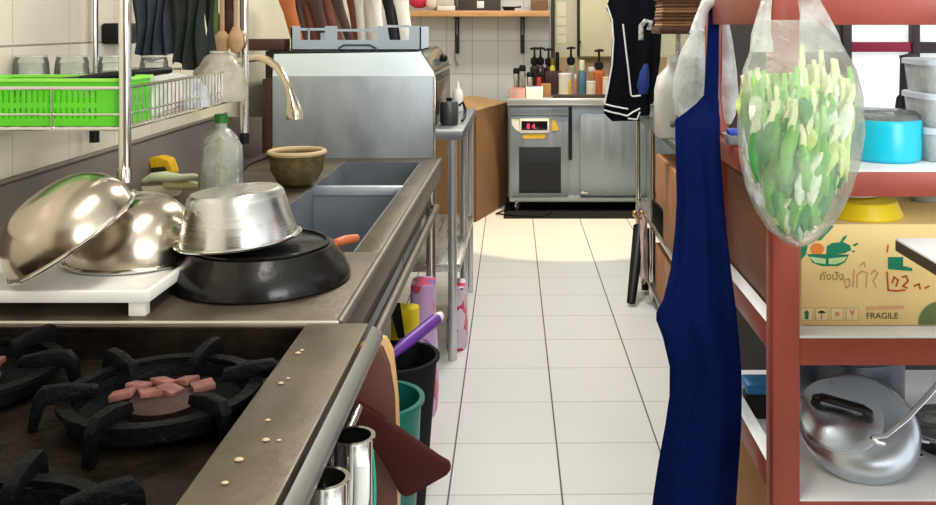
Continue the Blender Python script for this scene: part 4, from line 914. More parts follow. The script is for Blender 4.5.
# folded brown cloths on the upper shelf
fc_ = [mat('brown_towel', C8(150, 112, 76), .9, 0, .15, 30, .3), mat('dark_brown_towel', C8(104, 74, 50), .9, 0, .15, 30, .3)]
z = UZ + .0006
names = ['lowest', 'second', 'third', 'fourth', 'topmost']
for k in range(5):
    h = .026 + .006 * (k % 2); x0 = P(660 + R.uniform(-1, 2), 0, 4.0).x
    rg = []
    yy = 3.99
    def fold(w): return [V(x, yy_, z_) for x, yy_, z_ in w]
    b = B(); b.box((x0, yy, z), (x0 + .24, yy + .22, z + h * .48), h * .22); b.box((x0 + .004, yy + .003, z + h * .48), (x0 + .235, yy + .222, z + h), h * .22)
    lab = f'folded brown towel, {names[k]} of the stack on the right upper shelf'
    tag(b.build('folded_towel', fc_[k % 2]), lab, 'towel', 'folded towels on the upper shelf')
    z += h + .0005
# jug and bags in front of it
jg = V(.80, 4.08, RZ + .0005)
jg.x = P(668, 0, 4.08).x + .03
jt = thing('plastic_jug', 'white plastic jug with side handle on the prep table', 'jug', jg)  # jug shape stands in for crumpled white bags
hj = P(0, 62, 4.08).z - jg.z
B().loft([[V(jg.x + px * s, jg.y + py * s, jg.z + z) for px, py in rrect(-.085, .085, -.075, .075, .03)] for z, s in ((0, .94), (.01, 1), (hj * .62, 1), (hj * .8, .85), (hj * .93, .42), (hj, .36))]).build('jug_body', mat('milky_plastic', C8(206, 206, 200), .35, 0, .05), jt)
B().tube([jg + V(-.03, -.078, hj * .18), jg + V(.0, -.09, hj * .22), jg + V(.012, -.095, hj * .4), jg + V(.008, -.09, hj * .56), jg + V(-.02, -.078, hj * .6)], .013, 10).build('jug_handle', mat('dark_grey_handle', C8(90, 92, 96), .5), jt)
B().lathe([(.034, hj), (.034, hj + .03), (0, hj + .03)], jg, 20).build('jug_cap', white_plastic, jt)
def bag_loft(rows, Yc, ry, wob, seed, n=40, squ=.8):
    rr = random.Random(seed); rings = []; ph = [rr.uniform(0, 6) for _ in range(4)]
    for i, (y, xl, xr, k, yc) in enumerate(rows):
        a, c = P(xl, y, yc), P(xr, y, yc); cx = (a.x + c.x) / 2; rx = (c.x - a.x) / 2; ring = []
        for j in range(n):
            t = 2 * PI * j / n; w = 1 + wob * (math.sin(5 * t + ph[0] + i * .5) + .6 * math.sin(9 * t + ph[1] - i * .35) + .4 * math.sin(14 * t + ph[2]))
            ct, st_ = math.cos(t), math.sin(t)
            ring.append(V(cx + rx * math.copysign(abs(ct) ** squ, ct) * (1 + (w - 1) * .35), yc + ry * k * math.copysign(abs(st_) ** squ, st_) * w, a.z))
        rings.append(ring)
    return rings
wbm = bag_loft([(30, 694, 702, .15, 3.3), (40, 687, 704, .5, 3.3), (55, 680, 706, .8, 3.3), (75, 675, 706, 1, 3.3), (95, 673, 704, 1, 3.3), (112, 675, 700, .9, 3.3), (118, 680, 695, .4, 3.3)], 3.3, .06, .1, 5)
wb2 = thing('plastic_bag', 'white translucent plastic bag hanging above the blue apron', 'bag', P(690, 120, 3.3))
B().loft(wbm).build('bag_body', white_bag, wb2)
B().tube([P(697, 33, 3.3), P(699, 18, 3.35), P(703, 6, 3.5), P(706, -4, 3.9)], [.02, .012, .01, .008], 8, flat=(1.4, .5)).build('bag_handle', white_bag, wb2)
wpp = bag_loft([(58, 680, 700, .6, 3.31), (75, 678, 702, 1, 3.31), (108, 680, 698, .8, 3.31)], 3.31, .04, .15, 9)
B().loft(wpp).build('white_contents', mat('whitish_green_contents', C8(206, 218, 208), .7, 0, .12, 12), wb2)
# black garments with white piping
def garment(rows, Y, dy, m, name, label, pip):
    t = thing(name, label, 'apron', P((rows[-1][1] + rows[-1][2]) / 2, rows[-1][0], Y))
    def at(v):
        f = v * (len(rows) - 1); i = min(int(f), len(rows) - 2); u = f - i; a, b_ = rows[i], rows[i + 1]
        return [a[k] + (b_[k] - a[k]) * u for k in range(3)]
    def fn(u, v):
        y, xl, xr = at(v); q = P(xl + (xr - xl) * u, y, Y)
        return q + V(0, .006 * math.sin(u * 9 + v * 3) * (.4 + v), 0)
    B().sheet(fn, 30, 30, .006).build('cloth_body', m, t)
    for pl in pip:
        B().tube([P(x, y, Y - .016) for x, y in pl], .0045, 8).build('white_piping', white_trim, t)
    return t
garment([(-30, 624, 652), (-8, 612, 652), (8, 606, 650), (14, 609, 650), (30, 613, 650), (60, 611, 650), (90, 607, 650), (104, 604, 650), (113, 604, 650), (121, 612, 645)], 5.0, .02, black_cloth, 'apron', 'black apron with white piping hanging above the fridge counter',
        [[(607, 5), (612, 20), (613.5, 40), (612, 65), (608, 88), (604.5, 104)], [(604.5, 104), (612, 106), (622, 108), (628, 109)], [(604, 110), (612, 112.5), (620, 114), (627, 116)], [(623, 24), (626, 50), (629, 75), (631, 95), (633, 96.5)], [(633, 96.5), (641, 95.5), (648, 94)], [(627, 116), (633, 112), (640, 108.5)], [(628, 118.5), (637, 119.5), (640, 112)]])
garment([(-30, 636, 652), (20, 638, 662), (60, 640, 660), (95, 641, 655), (104, 644, 652)], 4.88, .02, black_cloth, 'apron', 'plain black cloth hanging behind the white jug', [])
tag(B().loft(bag_loft([(64, 644, 648, .3, 4.8), (72, 640, 649, .8, 4.8), (85, 637, 649, 1, 4.8), (94, 639, 647, .6, 4.8)], 4.8, .02, .1, 4)).build('blue_cloth', mat('bright_navy', C8(28, 48, 120), .8)), 'small bundle of blue cloth hanging beside the black apron', 'cloth')
tag(B().tube([P(641, 40, 4.75), P(641, 26, 4.75), P(645, 21, 4.75), P(651, 22, 4.75), P(649, 30, 4.75)], .013, 8, flat=(1, .5)).build('strap', mat('black_white_check', C8(150, 150, 146), .7, 0, .9, 60)), 'black and white strap hooked at the left of the upper shelf', 'strap')

# ================================================================= RED SHELVING UNIT
UX0, UX1, UY0, UY1 = .471, 1.42, 1.75, 2.41
pw = .0515
su = thing('shelving_unit', 'rust red painted shelving unit with white shelf liners', 'shelf', ((UX0 + UX1) / 2, 2.08, 0))
for x in (UX0, UX1 - pw):
    for y in (UY0, UY1 - pw): B().box((x, y, 0), (x + pw, y + pw, 1.46 if y == UY0 else 1.46), .003).build('post', red_paint, su)
shelf_z = []
for zt_, zr2, side in ((P(0, 172, UY0).z, P(0, 197, UY0).z, 0), (P(0, 338.5, UY0).z, P(0, 366, UY0).z, .012), (P(0, 502, UY0).z, P(0, 530, UY0).z, .05), (.17, .12, 0)):
    shelf_z.append(zt_)
    B().box((UX0 + pw, UY0 + .002, zr2), (UX1 - pw, UY0 + .03, zt_ - .001), .002).build('front_rail', red_paint, su)
    B().box((UX0 + pw, UY1 - .03, zr2), (UX1 - pw, UY1 - .002, zt_ - .001), .002).build('rear_rail', red_paint, su)
    for x in (UX0 + .004, UX1 - .03): B().box((x, UY0 + pw, zr2 + side), (x + .026, UY1 - pw, zt_ + side), .002).build('side_rail', red_paint, su)
    B().box((UX0 + .031, UY0 + .003, zt_ - .001), (UX1 - .031, UY1 - .004, zt_ + .004), .001).build('shelf_liner', white_paint, su)
    if side: B().box((UX0 + .002, UY0 + pw, zt_ + side), (UX0 + .03, UY1 - pw, zt_ + side + .003), .001).build('liner_edge', white_paint, su)
ztr = (P(0, 25, UY0).z, 1.46)
B().box((UX0 + pw, UY0 + .004, ztr[0]), (UX1 - pw, UY0 + .03, ztr[1]), .003).build('front_rail', red_paint, su)
B().box((UX0 + pw, UY1 - .03, ztr[0]), (UX1 - pw, UY1 - .004, ztr[1]), .003).build('rear_rail', red_paint, su)
for x in (UX0 + .004, UX1 - .03): B().box((x, UY0 + pw, ztr[0]), (x + .026, UY1 - pw, ztr[1]), .003).build('side_rail', red_paint, su)
tag(B().box((UX0 + .04, 1.93, .1747), (.92, 2.32, .44), .004).build('cardboard_box', cardboard), 'brown cardboard box on the bottom of the red shelving beside the apron', 'box')
L1, L2, L3 = [z + .0045 for z in shelf_z[:3]]
# --- upper shelf
tc_ = V(P(886, 0, 1.88).x, 1.885, L1)
o = thing('plastic_tub', 'bright cyan round tub with clear lid on the upper red shelf', 'tub', tc_)
h = .088
B().lathe([(0, 0), (.064, 0), (.069, .006), (.070, h - .01), (.067, h - .004), (.062, h - .006), (.06, .008), (0, .006)], tc_, 48).build('tub_body', mat('cyan_plastic', C8(20, 188, 216), .3, 0, .05), o)
B().lathe([(.068, h - .004), (.068, h + .003), (.058, h + .012), (.03, h + .014), (0, h + .014), (0, h + .010), (.056, h + .008), (.063, h), (.064, h - .004)], tc_, 48).build('clear_lid', glass, o)
cs = P(917, 0, 1.88).x
zc = L1
for k in range(3):
    hh_ = .068; t = thing('food_container', ('lowest clear food container in the stack at the right of the cyan tub', 'middle clear food container in the stack at the right of the cyan tub', 'topmost clear food container in the stack at the right of the cyan tub')[k], 'container', (cs + .09, 1.9, zc), 'stacked clear food containers')
    cx_ = cs + .09
    out = [[V(cx_ + px * s, 1.9 + py * s, zc + zz) for px, py in rrect(-.088, .088, -.065, .065, .02)] for zz, s in ((0, .9), (.003, .93), (hh_ - .012, 1), (hh_ - .012, .97), (.004, .9), (.003, .0 + .88))]
    B().loft(out).build('container_body', frosted, t)
    B().loft([[V(cx_ + px * s, 1.9 + py * s, zc + zz) for px, py in rrect(-.092, .092, -.069, .069, .02)] for zz, s in ((hh_ - .012, 1), (hh_ - .002, 1), (hh_, .96))]).build('lid', mat('pale_blue_lid', C8(196, 208, 218), .35, 0, .04), t)
    zc += hh_ + .0005
kb = V(P(908, 0, 2.2).x, 2.2, L1)
o = thing('grinder', 'dark kitchen grinder standing behind the cyan tub', 'grinder', kb)
B().lathe([(0, 0), (.034, 0), (.036, .03), (.022, .045), (.02, .10), (.018, .19), (.02, .2), (0, .205)], kb, 28).build('grinder_body', mat('dark_grinder', C8(40, 44, 48), .4, .2), o)
B().tube([kb + V(0, 0, .12), kb + V(-.03, -.02, .10), kb + V(-.035, -.02, .06)], .006, 8).build('crank', black_plastic, o)
cu_ = V(P(862, 0, 2.16).x, 2.16, L1)
o = thing('measuring_cup', 'grey steel measuring cup behind the cyan tub', 'cup', cu_)
B().lathe([(0, 0), (.04, 0), (.046, .075), (.049, .078), (.043, .078), (.037, .005), (0, .005)], cu_, 32).build('cup_body', alu_blue, o)
B().tube([cu_ + V(.044, 0, .065), cu_ + V(.07, -.01, .06), cu_ + V(.068, -.01, .02), cu_ + V(.042, 0, .015)], .005, 8).build('cup_handle', alu_blue, o)
bq = V(P(733, 0, 2.1).x + .02, 2.12, L1)
o = thing('small_packet', 'small blue and white packet at the left end of the upper red shelf', 'packet', bq)
B().box(bq + V(-.03, -.02, 0), bq + V(.04, .02, .022), .004).build('grey_box', mat('grey_packet', C8(110, 112, 120), .5), o)
B().box(bq + V(-.028, -.018, .022), bq + V(.006, .018, .035), .003).build('blue_packet', mat('blue_packet', C8(40, 70, 170), .4), o)
# white bag hanging at the back left of the shelf
o = thing('plastic_bag', 'crumpled white bag hanging behind the red front post', 'bag', P(728, 130, 2.36))
B().loft(bag_loft([(24, 722, 729, .2, 2.36), (40, 722, 732, .6, 2.36), (70, 722, 736, 1, 2.36), (95, 721, 738, 1, 2.36), (115, 723, 735, .7, 2.36), (124, 726, 731, .2, 2.36)], 2.36, .022, .12, 12)).build('bag_body', white_bag, o)
# --- cardboard carton on shelf 2
bx0, bx1, by0, by1, bz0, bz1 = P(801, 0, 1.81).x, 1.06, 1.81, 2.24, L2, P(0, 224, 1.81).z
bo = thing('printed_carton', 'pale orange printed cardboard carton on the middle red shelf', 'carton', ((bx0 + bx1) / 2, 2.02, bz0))
B().box((bx0, by0, bz0), (bx1, by1, bz1), .003).build('carton_body', card_light, bo)
fy_ = by0 - .0004
def flat(name, polys, m, lift=0.):
    b = B(flat=True)
    for pl in polys: b.prism([P(x, y, by0) + V(0, -.0008 - lift, 0) for x, y in pl], (0, .0006, 0))
    return b.build(name, m, bo)
pgreen = mat('print_green', C8(0, 128, 92), .6, 0, .04); porange = mat('print_orange', C8(226, 132, 52), .6, 0, .06); pcream = mat('print_cream', C8(244, 226, 170), .6); pdark = mat('print_dark_green', C8(24, 70, 44), .6); pred = mat('print_red_orange', C8(204, 92, 40), .6, 0, .08)
def ell(cx, cy, rx, ry, a0=0, a1=2 * PI, n=20): return [(cx + rx * math.cos(a0 + (a1 - a0) * i / n), cy + ry * math.sin(a0 + (a1 - a0) * i / n)) for i in range(n + (0 if abs(a1 - a0 - 2 * PI) < 1e-6 else 1))]
flat('printed_swash', [[(826, 226), (834, 226), (821, 240), (817, 241)], [(801, 246), (808, 244), (806, 254), (801, 260)]], pgreen)
flat('printed_fruit', [ell(817, 249, 7, 6)], porange)
flat('printed_leaves', [[(826, 254), (827, 246), (832, 243), (843, 242), (850, 245), (851, 250), (845, 253), (835, 254.5)], [(840, 242), (843, 237), (847, 235), (846, 238), (842, 242.5)], [(852, 245.5), (856, 243), (859, 243.5), (855, 246)], [(851, 251), (855, 250.5), (854, 252.5)]], pgreen, .0001)
flat('printed_basket', [[(807, 254), (849, 254.5), (845, 262), (838, 266), (822, 266), (813, 263)]], pgreen)
flat('printed_basket_band', [[(808.5, 256.5), (825.5, 258.5), (825.5, 264), (815, 262.5)], [(828.5, 258.5), (847, 256.5), (844, 261), (836, 264), (828.5, 264)]], mat('print_pale_green', C8(190, 222, 160), .6), .0003)
for k, cx in enumerate((806.5, 821.5, 837, 852)):
    flat('icon_frame', [[(cx - 6.3, 307.5), (cx + 6.3, 307.5), (cx + 6.3, 320.5), (cx - 6.3, 320.5)]], mat('print_frame', C8(206, 196, 130), .6))
    flat('icon_field', [[(cx - 5.6, 308.3), (cx + 5.6, 308.3), (cx + 5.6, 319.8), (cx - 5.6, 319.8)]], pcream, .0002)
flat('printed_icon', [[(803.5, 313), (806.5, 309.5), (809.5, 313), (808.3, 313), (808.3, 319), (804.8, 319), (804.8, 313)]], pgreen, .0005)
flat('printed_icon', [[(817.5, 313), (819, 311), (821.5, 310.2), (824, 311), (825.5, 313)], [(821.1, 313), (821.9, 313), (821.9, 319), (821.1, 319)]], pdark, .0005)
flat('printed_icon', [ell(837, 314, 2.6, 2.6, n=10)], mat('print_coral', C8(232, 150, 110), .6), .0005)
flat('printed_icon', [[(849, 309.5), (851, 309.5), (852, 312), (853, 309.5), (855, 309.5), (853, 314.5), (851, 314.5)], [(851.6, 314.5), (852.4, 314.5), (852.4, 318.5), (851.6, 318.5)]], mat('print_coral', C8(232, 150, 110), .6), .0005)
rotx = (PI / 2, 0, 0)
def px2m(d): return d * by0 / F
text_mesh('FRAGILE', px2m(8.6), pdark, 'fragile_text', bo, P(866, 318.5, by0) + V(0, -.0006, 0), depth=.0002)
flat('printed_line', [[(866, 307), (876, 306.4), (876, 309.8), (866, 310.4)], [(877.5, 306.4), (890, 305.8), (890, 309.4), (877.5, 309.8)], [(891.5, 305.8), (904, 305.6), (904, 308.8), (891.5, 309.4)]], mat('print_pale_orange', C8(236, 184, 128), .6))
text_mesh('ถังปัง', px2m(11), mat('print_olive', C8(140, 140, 60), .6), 'thai_text', bo, P(819, 280, by0) + V(0, -.0006, 0), depth=.0002)
def strokes(name, lines, m, w):
    b = B(flat=True)
    for ln in lines:
        for (x0, y0), (x1, y1) in zip(ln, ln[1:]):
            d = Vector((x1 - x0, y1 - y0)).normalized(); nx, ny = -d.y * w / 2, d.x * w / 2; ex, ey = d.x * w * .3, d.y * w * .3
            b.prism([P(x, y, by0) + V(0, -.0009, 0) for x, y in ((x0 + nx - ex, y0 + ny - ey), (x0 - nx - ex, y0 - ny - ey), (x1 - nx + ex, y1 - ny + ey), (x1 + nx + ex, y1 + ny + ey))], (0, .0006, 0))
    return b.build(name, m, bo)
strokes('printed_script', [[(846, 288), (844, 280), (849, 279), (850, 285), (846, 288)], [(854, 270), (853, 287)], [(857, 287), (857, 275), (862, 271), (867, 273), (866, 287)], [(860, 266), (864, 262), (865, 267)], [(871, 274), (874, 270), (878, 273), (873, 281), (876, 287)]], mat('print_peach', C8(226, 160, 110), .6), 1.1)
strokes('printed_script', [[(888, 245), (887, 252)], [(887, 272), (888, 290), (896, 291), (905, 290)], [(892, 283), (894, 277), (898, 280), (896, 286)], [(902, 277), (906, 276), (908, 281), (903, 286), (907, 288)], [(914, 286), (919, 284), (920, 289)], [(925, 288), (929, 286)]], pred, 1.7)
flat('printed_blot', [[(888, 257), (903, 257), (903, 266), (912, 268), (912, 271), (888, 269)]], pgreen, .0001)
flat('printed_roundel', [ell(940, 324.4, 22, 23, PI, 2 * PI, 16)], mat('print_grey_green', C8(112, 130, 82), .6, 0, .1))
tag(B().box((UX0 + .034, 1.86, L2 + .0003), (UX0 + .052, 2.30, 1.03), .003).build('wooden_board', mat('brown_board_wood', C8(112, 66, 38), .55, 0, .2, 6, .05, stretch=(8, 1, 8))), 'brown wooden board standing at the left end of the middle red shelf', 'board')  # brown panel in front of the carton's left face
# plates on the carton
pz = bz1 + .0006
yp = V(P(860, 0, 1.9).x, 1.902, pz)
o = thing('yellow_bowl', 'yellow plastic bowl upside down on the printed carton', 'bowl', yp)
B().lathe([(.082, 0), (.084, .003), (.081, .01), (.072, .032), (.055, .038), (0, .038), (0, .034), (.05, .034), (.077, .009), (.079, 0)], yp, 48).build('bowl_body', mat('yellow_plastic', C8(236, 206, 26), .35, 0, .05), o)
tag(B().lathe([(.03, 0), (.05, .004), (.055, .012), (.048, .012), (.028, .005), (0, .005)], yp + V(-.012, 0, .0385), 40).build('plate', white_plastic), 'small white dish on top of the yellow bowl', 'plate')
gp = V(P(923, 0, 2.05).x, 2.05, pz)
o = thing('grey_dish', 'small pale grey lidded dish right of the yellow bowl', 'dish', gp)
B().lathe([(.026, 0), (.034, .012), (.035, .02), (0, .021)], gp, 28).build('dish_body', mat('pale_grey_dish', C8(176, 182, 188), .3), o)
B().lathe([(.036, .02), (.036, .025), (0, .027)], gp, 28).build('lid', mat('pale_grey_dish', C8(176, 182, 188), .3), o)
# --- lower shelf: pots
lax = V(-.10, -.56, .82).normalized(); RM = Vector((0, 0, 1)).rotation_difference(lax).to_matrix()
pr = .119
p0 = V(P(859, 0, 1.9).x, 1.9, L3 + .001 + pr * math.sqrt(1 - lax.z ** 2))
po = thing('stock_pot', 'wide dull aluminium pot with black handled lid on the low red shelf', 'pot', p0)
B().lathe([(0, -.03), (pr * .55, -.028), (pr * .9, -.012), (pr, 0), (pr * .995, .01), (pr * .93, .026), (pr * .78, .040), (pr * .6, .047), (0, .049)], p0, 60, axis=lax).build('pot_body', alu_blue, po)
lidc = p0 + RM @ V(-.040, .006, .040)
lo = B().lathe([(.080, 0), (.084, .003), (.082, .009), (.062, .020), (.03, .027), (0, .029), (0, .024), (.074, .004)], lidc, 48, axis=lax).build('lid', alu_blue, po)
def ld(x, y, z): return lidc + RM @ V(x, y, z)
B().tube([ld(-.046, .022, .016), ld(-.046, .020, .038), ld(-.036, .016, .046), ld(.034, -.016, .046), ld(.045, -.021, .038), ld(.047, -.022, .016)], [.010, .009, .0085, .0085, .010, .012], 12).build('lid_handle', mat('glossy_black_handle', C8(8, 8, 9), .22), lo)
p1 = V(P(846, 0, 2.2).x, 2.2, L3)
po2 = thing('stock_pot', 'dull aluminium pot with domed lid behind the black handled one', 'pot', p1)
B().lathe([(0, 0), (.12, 0), (.13, .02), (.13, .13), (.136, .135), (.12, .15), (.06, .168), (0, .172)], p1, 48).build('pot_body', mat('dark_aluminium', C8(120, 128, 138), .35, .9, .1), po2)
B().lathe([(.012, .172), (.02, .185), (0, .19)], p1, 20).build('lid_knob', black_plastic, po2)
p2 = V(P(950, 0, 1.98).x, 1.98, L3)
wk = thing('frying_pan', 'dark frying pan with glass lid at the right of the low shelf', 'pan', p2)
B().lathe([(0, 0), (.075, 0), (.098, .035), (.102, .036), (.09, .03), (.07, .005), (0, .005)], p2, 44).build('pan_body', black_pan, wk)
gl_ = B().lathe([(.101, .036), (.1, .042), (.07, .058), (.02, .066), (0, .066), (0, .063), (.068, .054), (.096, .036)], p2, 44).build('glass_lid', glass, wk)
B().tube(arc(p2 + V(0, 0, .04), .1, 0, 2 * PI * 39 / 40, 39, 'xy'), .004, 8, closed=True).build('lid_rim', chrome, gl_)
B().lathe([(.01, .066), (.018, .075), (.019, .088), (0, .092)], p2 + V(-.02, -.05, -.018), 20).build('lid_knob', mat('orange_knob', C8(206, 138, 66), .35), gl_)
ldl = thing('ladle', 'long steel ladle handle leaning across the aluminium pot to the right', 'ladle', P(875, 437, 1.79))
B().tube([P(872, 437, 1.775), P(885, 436, 1.77), P(905, 420, 1.79), P(925, 399, 1.82), P(950, 370, 1.86)], [.0045, .005, .005, .005, .005], 10, flat=(1.5, .7)).build('handle', mat('white_steel', C8(226, 230, 234), .25, .7), ldl)
B().tube([P(872, 437, 1.775), P(877, 442, 1.775), P(885, 444, 1.775)], .005, 8).build('hook_end', chrome, ldl)
for k, pts in enumerate(([(905, 425), (915, 433), (922, 441), (928, 442)], [(909, 430), (911, 445), (914, 455), (922, 456)])):
    tag(B().tube([P(x, y, 1.86 + .01 * i) for i, (x, y) in enumerate(pts)], .004, 8).build('wire_whisk_loop', chrome), ('upper bright wire loop beside the glass lid with orange knob', 'lower bright wire loop beside the glass lid with orange knob')[k], 'wire')
gs = P(885, 385, 2.12)
tag(B().box((P(882, 0, 2.1).x, 2.1, L3 + .0), (P(888, 0, 2.1).x, 2.13, P(0, 368, 2.1).z), .004).build('bottle_brush', mat('sea_green_plastic', C8(96, 150, 130), .5)), 'sea green narrow bottle standing between the pots on the low shelf', 'bottle')
bt_ = V(P(754, 0, 2.22).x, 2.22, L3)
o = thing('plastic_tray', 'blue plastic tray on the low red shelf behind the left post', 'tray', bt_)
b = B(); 
zq = P(0, 394, 2.1).z
bq0, bq1 = UX0 + .034, .60
b.box((bq0, 2.105, L3), (bq1, 2.14, zq - .001), .004); 
b.build('tray_base', mat('dark_box', C8(44, 40, 40), .6), o)
B().box((bq0, 2.09, zq), (bq1, 2.16, zq + .024), .006).build('blue_lid', mat('blue_plastic', C8(40, 130, 196), .4), o)

# ================================================================= VEGETABLE BAG
GY = 1.645
rows = [(20, 767, 818, .2, GY + .04), (33, 760, 832, .45, GY + .03), (48, 751, 842, .65, GY + .02), (70, 743, 853, .85, GY), (95, 739, 859, 1, GY), (130, 738, 861, 1.08, GY), (160, 741, 857, 1.08, GY), (190, 748, 847, 1, GY), (212, 757, 836, .85, GY), (230, 769, 823, .62, GY), (241, 783, 811, .35, GY), (246, 792, 803, .12, GY)]
vb = thing('vegetable_bag', 'clear plastic bag of leafy greens hung on the red front post', 'bag', P(799, 246, GY))
ringsb = bag_loft(rows, GY, .078, .035, 21, 56, .85)
B().loft(ringsb, cap=False).build('bag_body', bag_film, vb)
def strip(name, pts):
    "flattened film handle through (x, y, Y, halfwidth)"
    rr_ = []
    for x, y, Y, w in pts:
        c = P(x, y, Y); rr_.append([c + V(w * math.cos(t), .006 * math.sin(t) + .004 * math.sin(3 * t), 0) for t in [2 * PI * k / 16 for k in range(16)]])
    B().loft(rr_).build(name, handle_film, vb)
strip('bag_handle', [(762, 52, 1.66, .022), (761, 34, 1.68, .018), (764, 14, 1.70, .012), (767, -2, 1.73, .009), (769, -18, 1.75, .007)])
strip('bag_handle', [(822, 52, 1.66, .04), (819, 34, 1.68, .036), (814, 14, 1.70, .026), (808, -2, 1.725, .02), (802, -20, 1.735, .014)])
B().tube([P(769, -18, 1.75), V(UX0 + .0, 1.74, 1.463), V(UX0 + .026, 1.77, 1.468), V(UX0 + pw, 1.744, 1.463), P(802, -20, 1.735)], .008, 10, flat=(1.5, .5)).build('handle_loop', white_bag, vb)
# the greens inside: each one a stalk and a leaf
rg = random.Random(11)
stalkm = [mat('pale_stalk', C8(230, 236, 184), .5, 0, .08, 12), mat('green_stalk', C8(150, 206, 104), .5, 0, .1, 12)]
leafm = [mat('leaf_mid_green', C8(120, 186, 84), .5, 0, .2, 14, .2), mat('leaf_deep_green', C8(66, 142, 72), .5, 0, .25, 14, .2), mat('leaf_yellow_green', C8(206, 224, 136), .5, 0, .15, 14, .2), mat('leaf_white_green', C8(226, 238, 214), .5, 0, .1, 14, .2)]
def width_at(y):
    for a, b_ in zip(rows, rows[1:]):
        if a[0] <= y <= b_[0]:
            u = (y - a[0]) / (b_[0] - a[0]); return [a[k] + (b_[k] - a[k]) * u for k in (1, 2, 3)]
    return rows[-1][1], rows[-1][2], .1
def green(px, py0, py1, dY, m1, m2, wl, lean):
    xl, xr, kk = width_at(min(244, max(34, (py0 + py1) / 2)))
    c0 = P(px, py0, GY + dY); c1 = P(px + lean, py1, GY + dY)
    o = thing('leafy_green', 'leafy green vegetable inside the clear plastic bag', 'vegetable', c1, 'greens in the plastic bag')
    m = c0.lerp(c1, .3)
    B().tube([c0, c0.lerp(c1, .18) + V(.003, 0, 0), m, c0.lerp(c1, .62)], [.003, .0042, .005, .003], 8, flat=(1.4, .8)).build('stalk', m1, o)
    a = rg.uniform(-.5, .5); ca, sa = math.cos(a), math.sin(a); ph = rg.uniform(0, 6)
    def fn(u, v):
        q = m.lerp(c1, v); w = wl * math.sin(PI * min(1, v * .93 + .07)) ** .7 * (u - .5) * 2
        off = V(ca * w, sa * w * .5, 0); cup = .007 * math.cos((u - .5) * PI) + .003 * math.sin(v * 12 + ph + u * 4)
        return q + off + V(-sa * cup, -ca * cup, 0)
    B().sheet(fn, 8, 12, .0012).build('leaf', m2, o)
for k in range(96):
    y1 = 112 + 124 * ((k * .618034) % 1) ** .85; y0 = y1 - rg.uniform(50, 95); y0 = max(66 + 22 * rg.random(), y0)
    xl, xr, kk = width_at(y1); mg = 9
    px = rg.uniform(xl + mg, xr - mg) if xr - xl > 2 * mg + 4 else (xl + xr) / 2
    xl0, xr0, kk0 = width_at(y0)
    right = px > 805
    dY = -.078 * min(kk, kk0) * rg.uniform(-.2, .86) * math.sqrt(max(0.05, 1 - ((px - (xl + xr) / 2) / ((xr - xl) / 2)) ** 2))
    ln = rg.uniform(-15, 15)
    if right and y1 < 185: m1, m2 = stalkm[0], leafm[rg.choice((2, 2, 3, 0))]
    else: m1, m2 = stalkm[rg.choice((0, 1))], leafm[rg.choice((0, 0, 1, 1, 3, 2))]
    green(px - ln, y0, y1, dY, m1, m2, rg.uniform(.009, .018), ln)
for k in range(22):
    y1 = rg.uniform(205, 242); xl, xr, kk = width_at(y1); u = (k * .618) % 1
    px = xl + 8 + (xr - xl - 16) * u if xr - xl > 20 else (xl + xr) / 2
    green(px, y1 - rg.uniform(45, 60), y1, -.06 * kk * rg.uniform(-.4, 1) * math.sqrt(max(.05, 1 - (2 * u - 1) ** 2)), stalkm[1], leafm[rg.choice((0, 1, 1, 3))], rg.uniform(.009, .015), rg.uniform(-4, 4))
for k in range(16):
    y1 = rg.uniform(125, 205); xl, xr, kk = width_at(y1); sd = k % 2; px = xl + 12 if sd == 0 else xr - 12
    green(px, y1 - rg.uniform(45, 60), y1, rg.uniform(-.02, .02), stalkm[sd], leafm[(0, 1, 0, 2)[k % 4]], rg.uniform(.008, .012), rg.uniform(-4, 4))
for k in range(16):
    px = 800 + 50 * ((k * .618) % 1); y0 = rg.uniform(44, 84) if px < 836 else rg.uniform(68, 96)
    green(px, y0, y0 + rg.uniform(80, 110), -.04 * rg.uniform(-.3, 1), stalkm[0], leafm[rg.choice((2, 3))], rg.uniform(.009, .015), rg.uniform(-6, 4))
for k in range(7):
    px = 754 + 44 * k / 6
    green(px, rg.uniform(72, 88), rg.uniform(150, 175), -.04 * rg.uniform(0, 1), stalkm[1], leafm[rg.choice((0, 2))], rg.uniform(.01, .016), rg.uniform(-5, 5))

# ================================================================= BLUE APRON
rowsA = [(96, 703, 718, 2.31), (104, 696, 719, 2.29), (112, 686, 719, 2.27), (120, 675, 720, 2.25), (140, 675.5, 720, 2.2), (165, 676, 721, 2.15), (200, 677, 724, 2.08), (235, 675, 727, 2.0), (270, 671, 731, 1.95), (300, 664, 735, 1.92), (314, 657, 737, 1.91), (322, 657, 738, 1.905), (340, 664, 740, 1.9), (370, 671, 743, 1.9), (400, 671, 744, 1.9), (430, 667, 744, 1.9), (470, 660, 742, 1.9), (505, 655, 740, 1.9), (560, 650, 737, 1.9), (600, 650, 736, 1.9)]
ap = thing('apron', 'royal blue apron hanging from the rear corner of the red shelving', 'apron', P(700, 600, 1.9))
rings = []
for i, (y, xl, xr, Y) in enumerate(rowsA):
    a, c = P(xl, y, Y), P(xr, y, Y); n = 40; ring = []
    v = i / len(rowsA); amp = .004 + .022 * v
    for side in (0, 1):
        for j in range(n):
            u = j / (n - 1) if side == 0 else 1 - j / (n - 1)
            w = amp * (math.sin(u * 6 + v * 2.5) + .5 * math.sin(u * 13 - v * 5) + .12 * math.sin(u * 27 + v * 7))
            th = (.004 + .010 * v) * math.sin(PI * u) ** .5 + .0012
            x = a.x + (c.x - a.x) * u
            ring.append(V(x, Y + w + (-th if side == 0 else th), a.z))
    rings.append(ring)
B().loft(rings).build('apron_body', navy_cloth, ap)
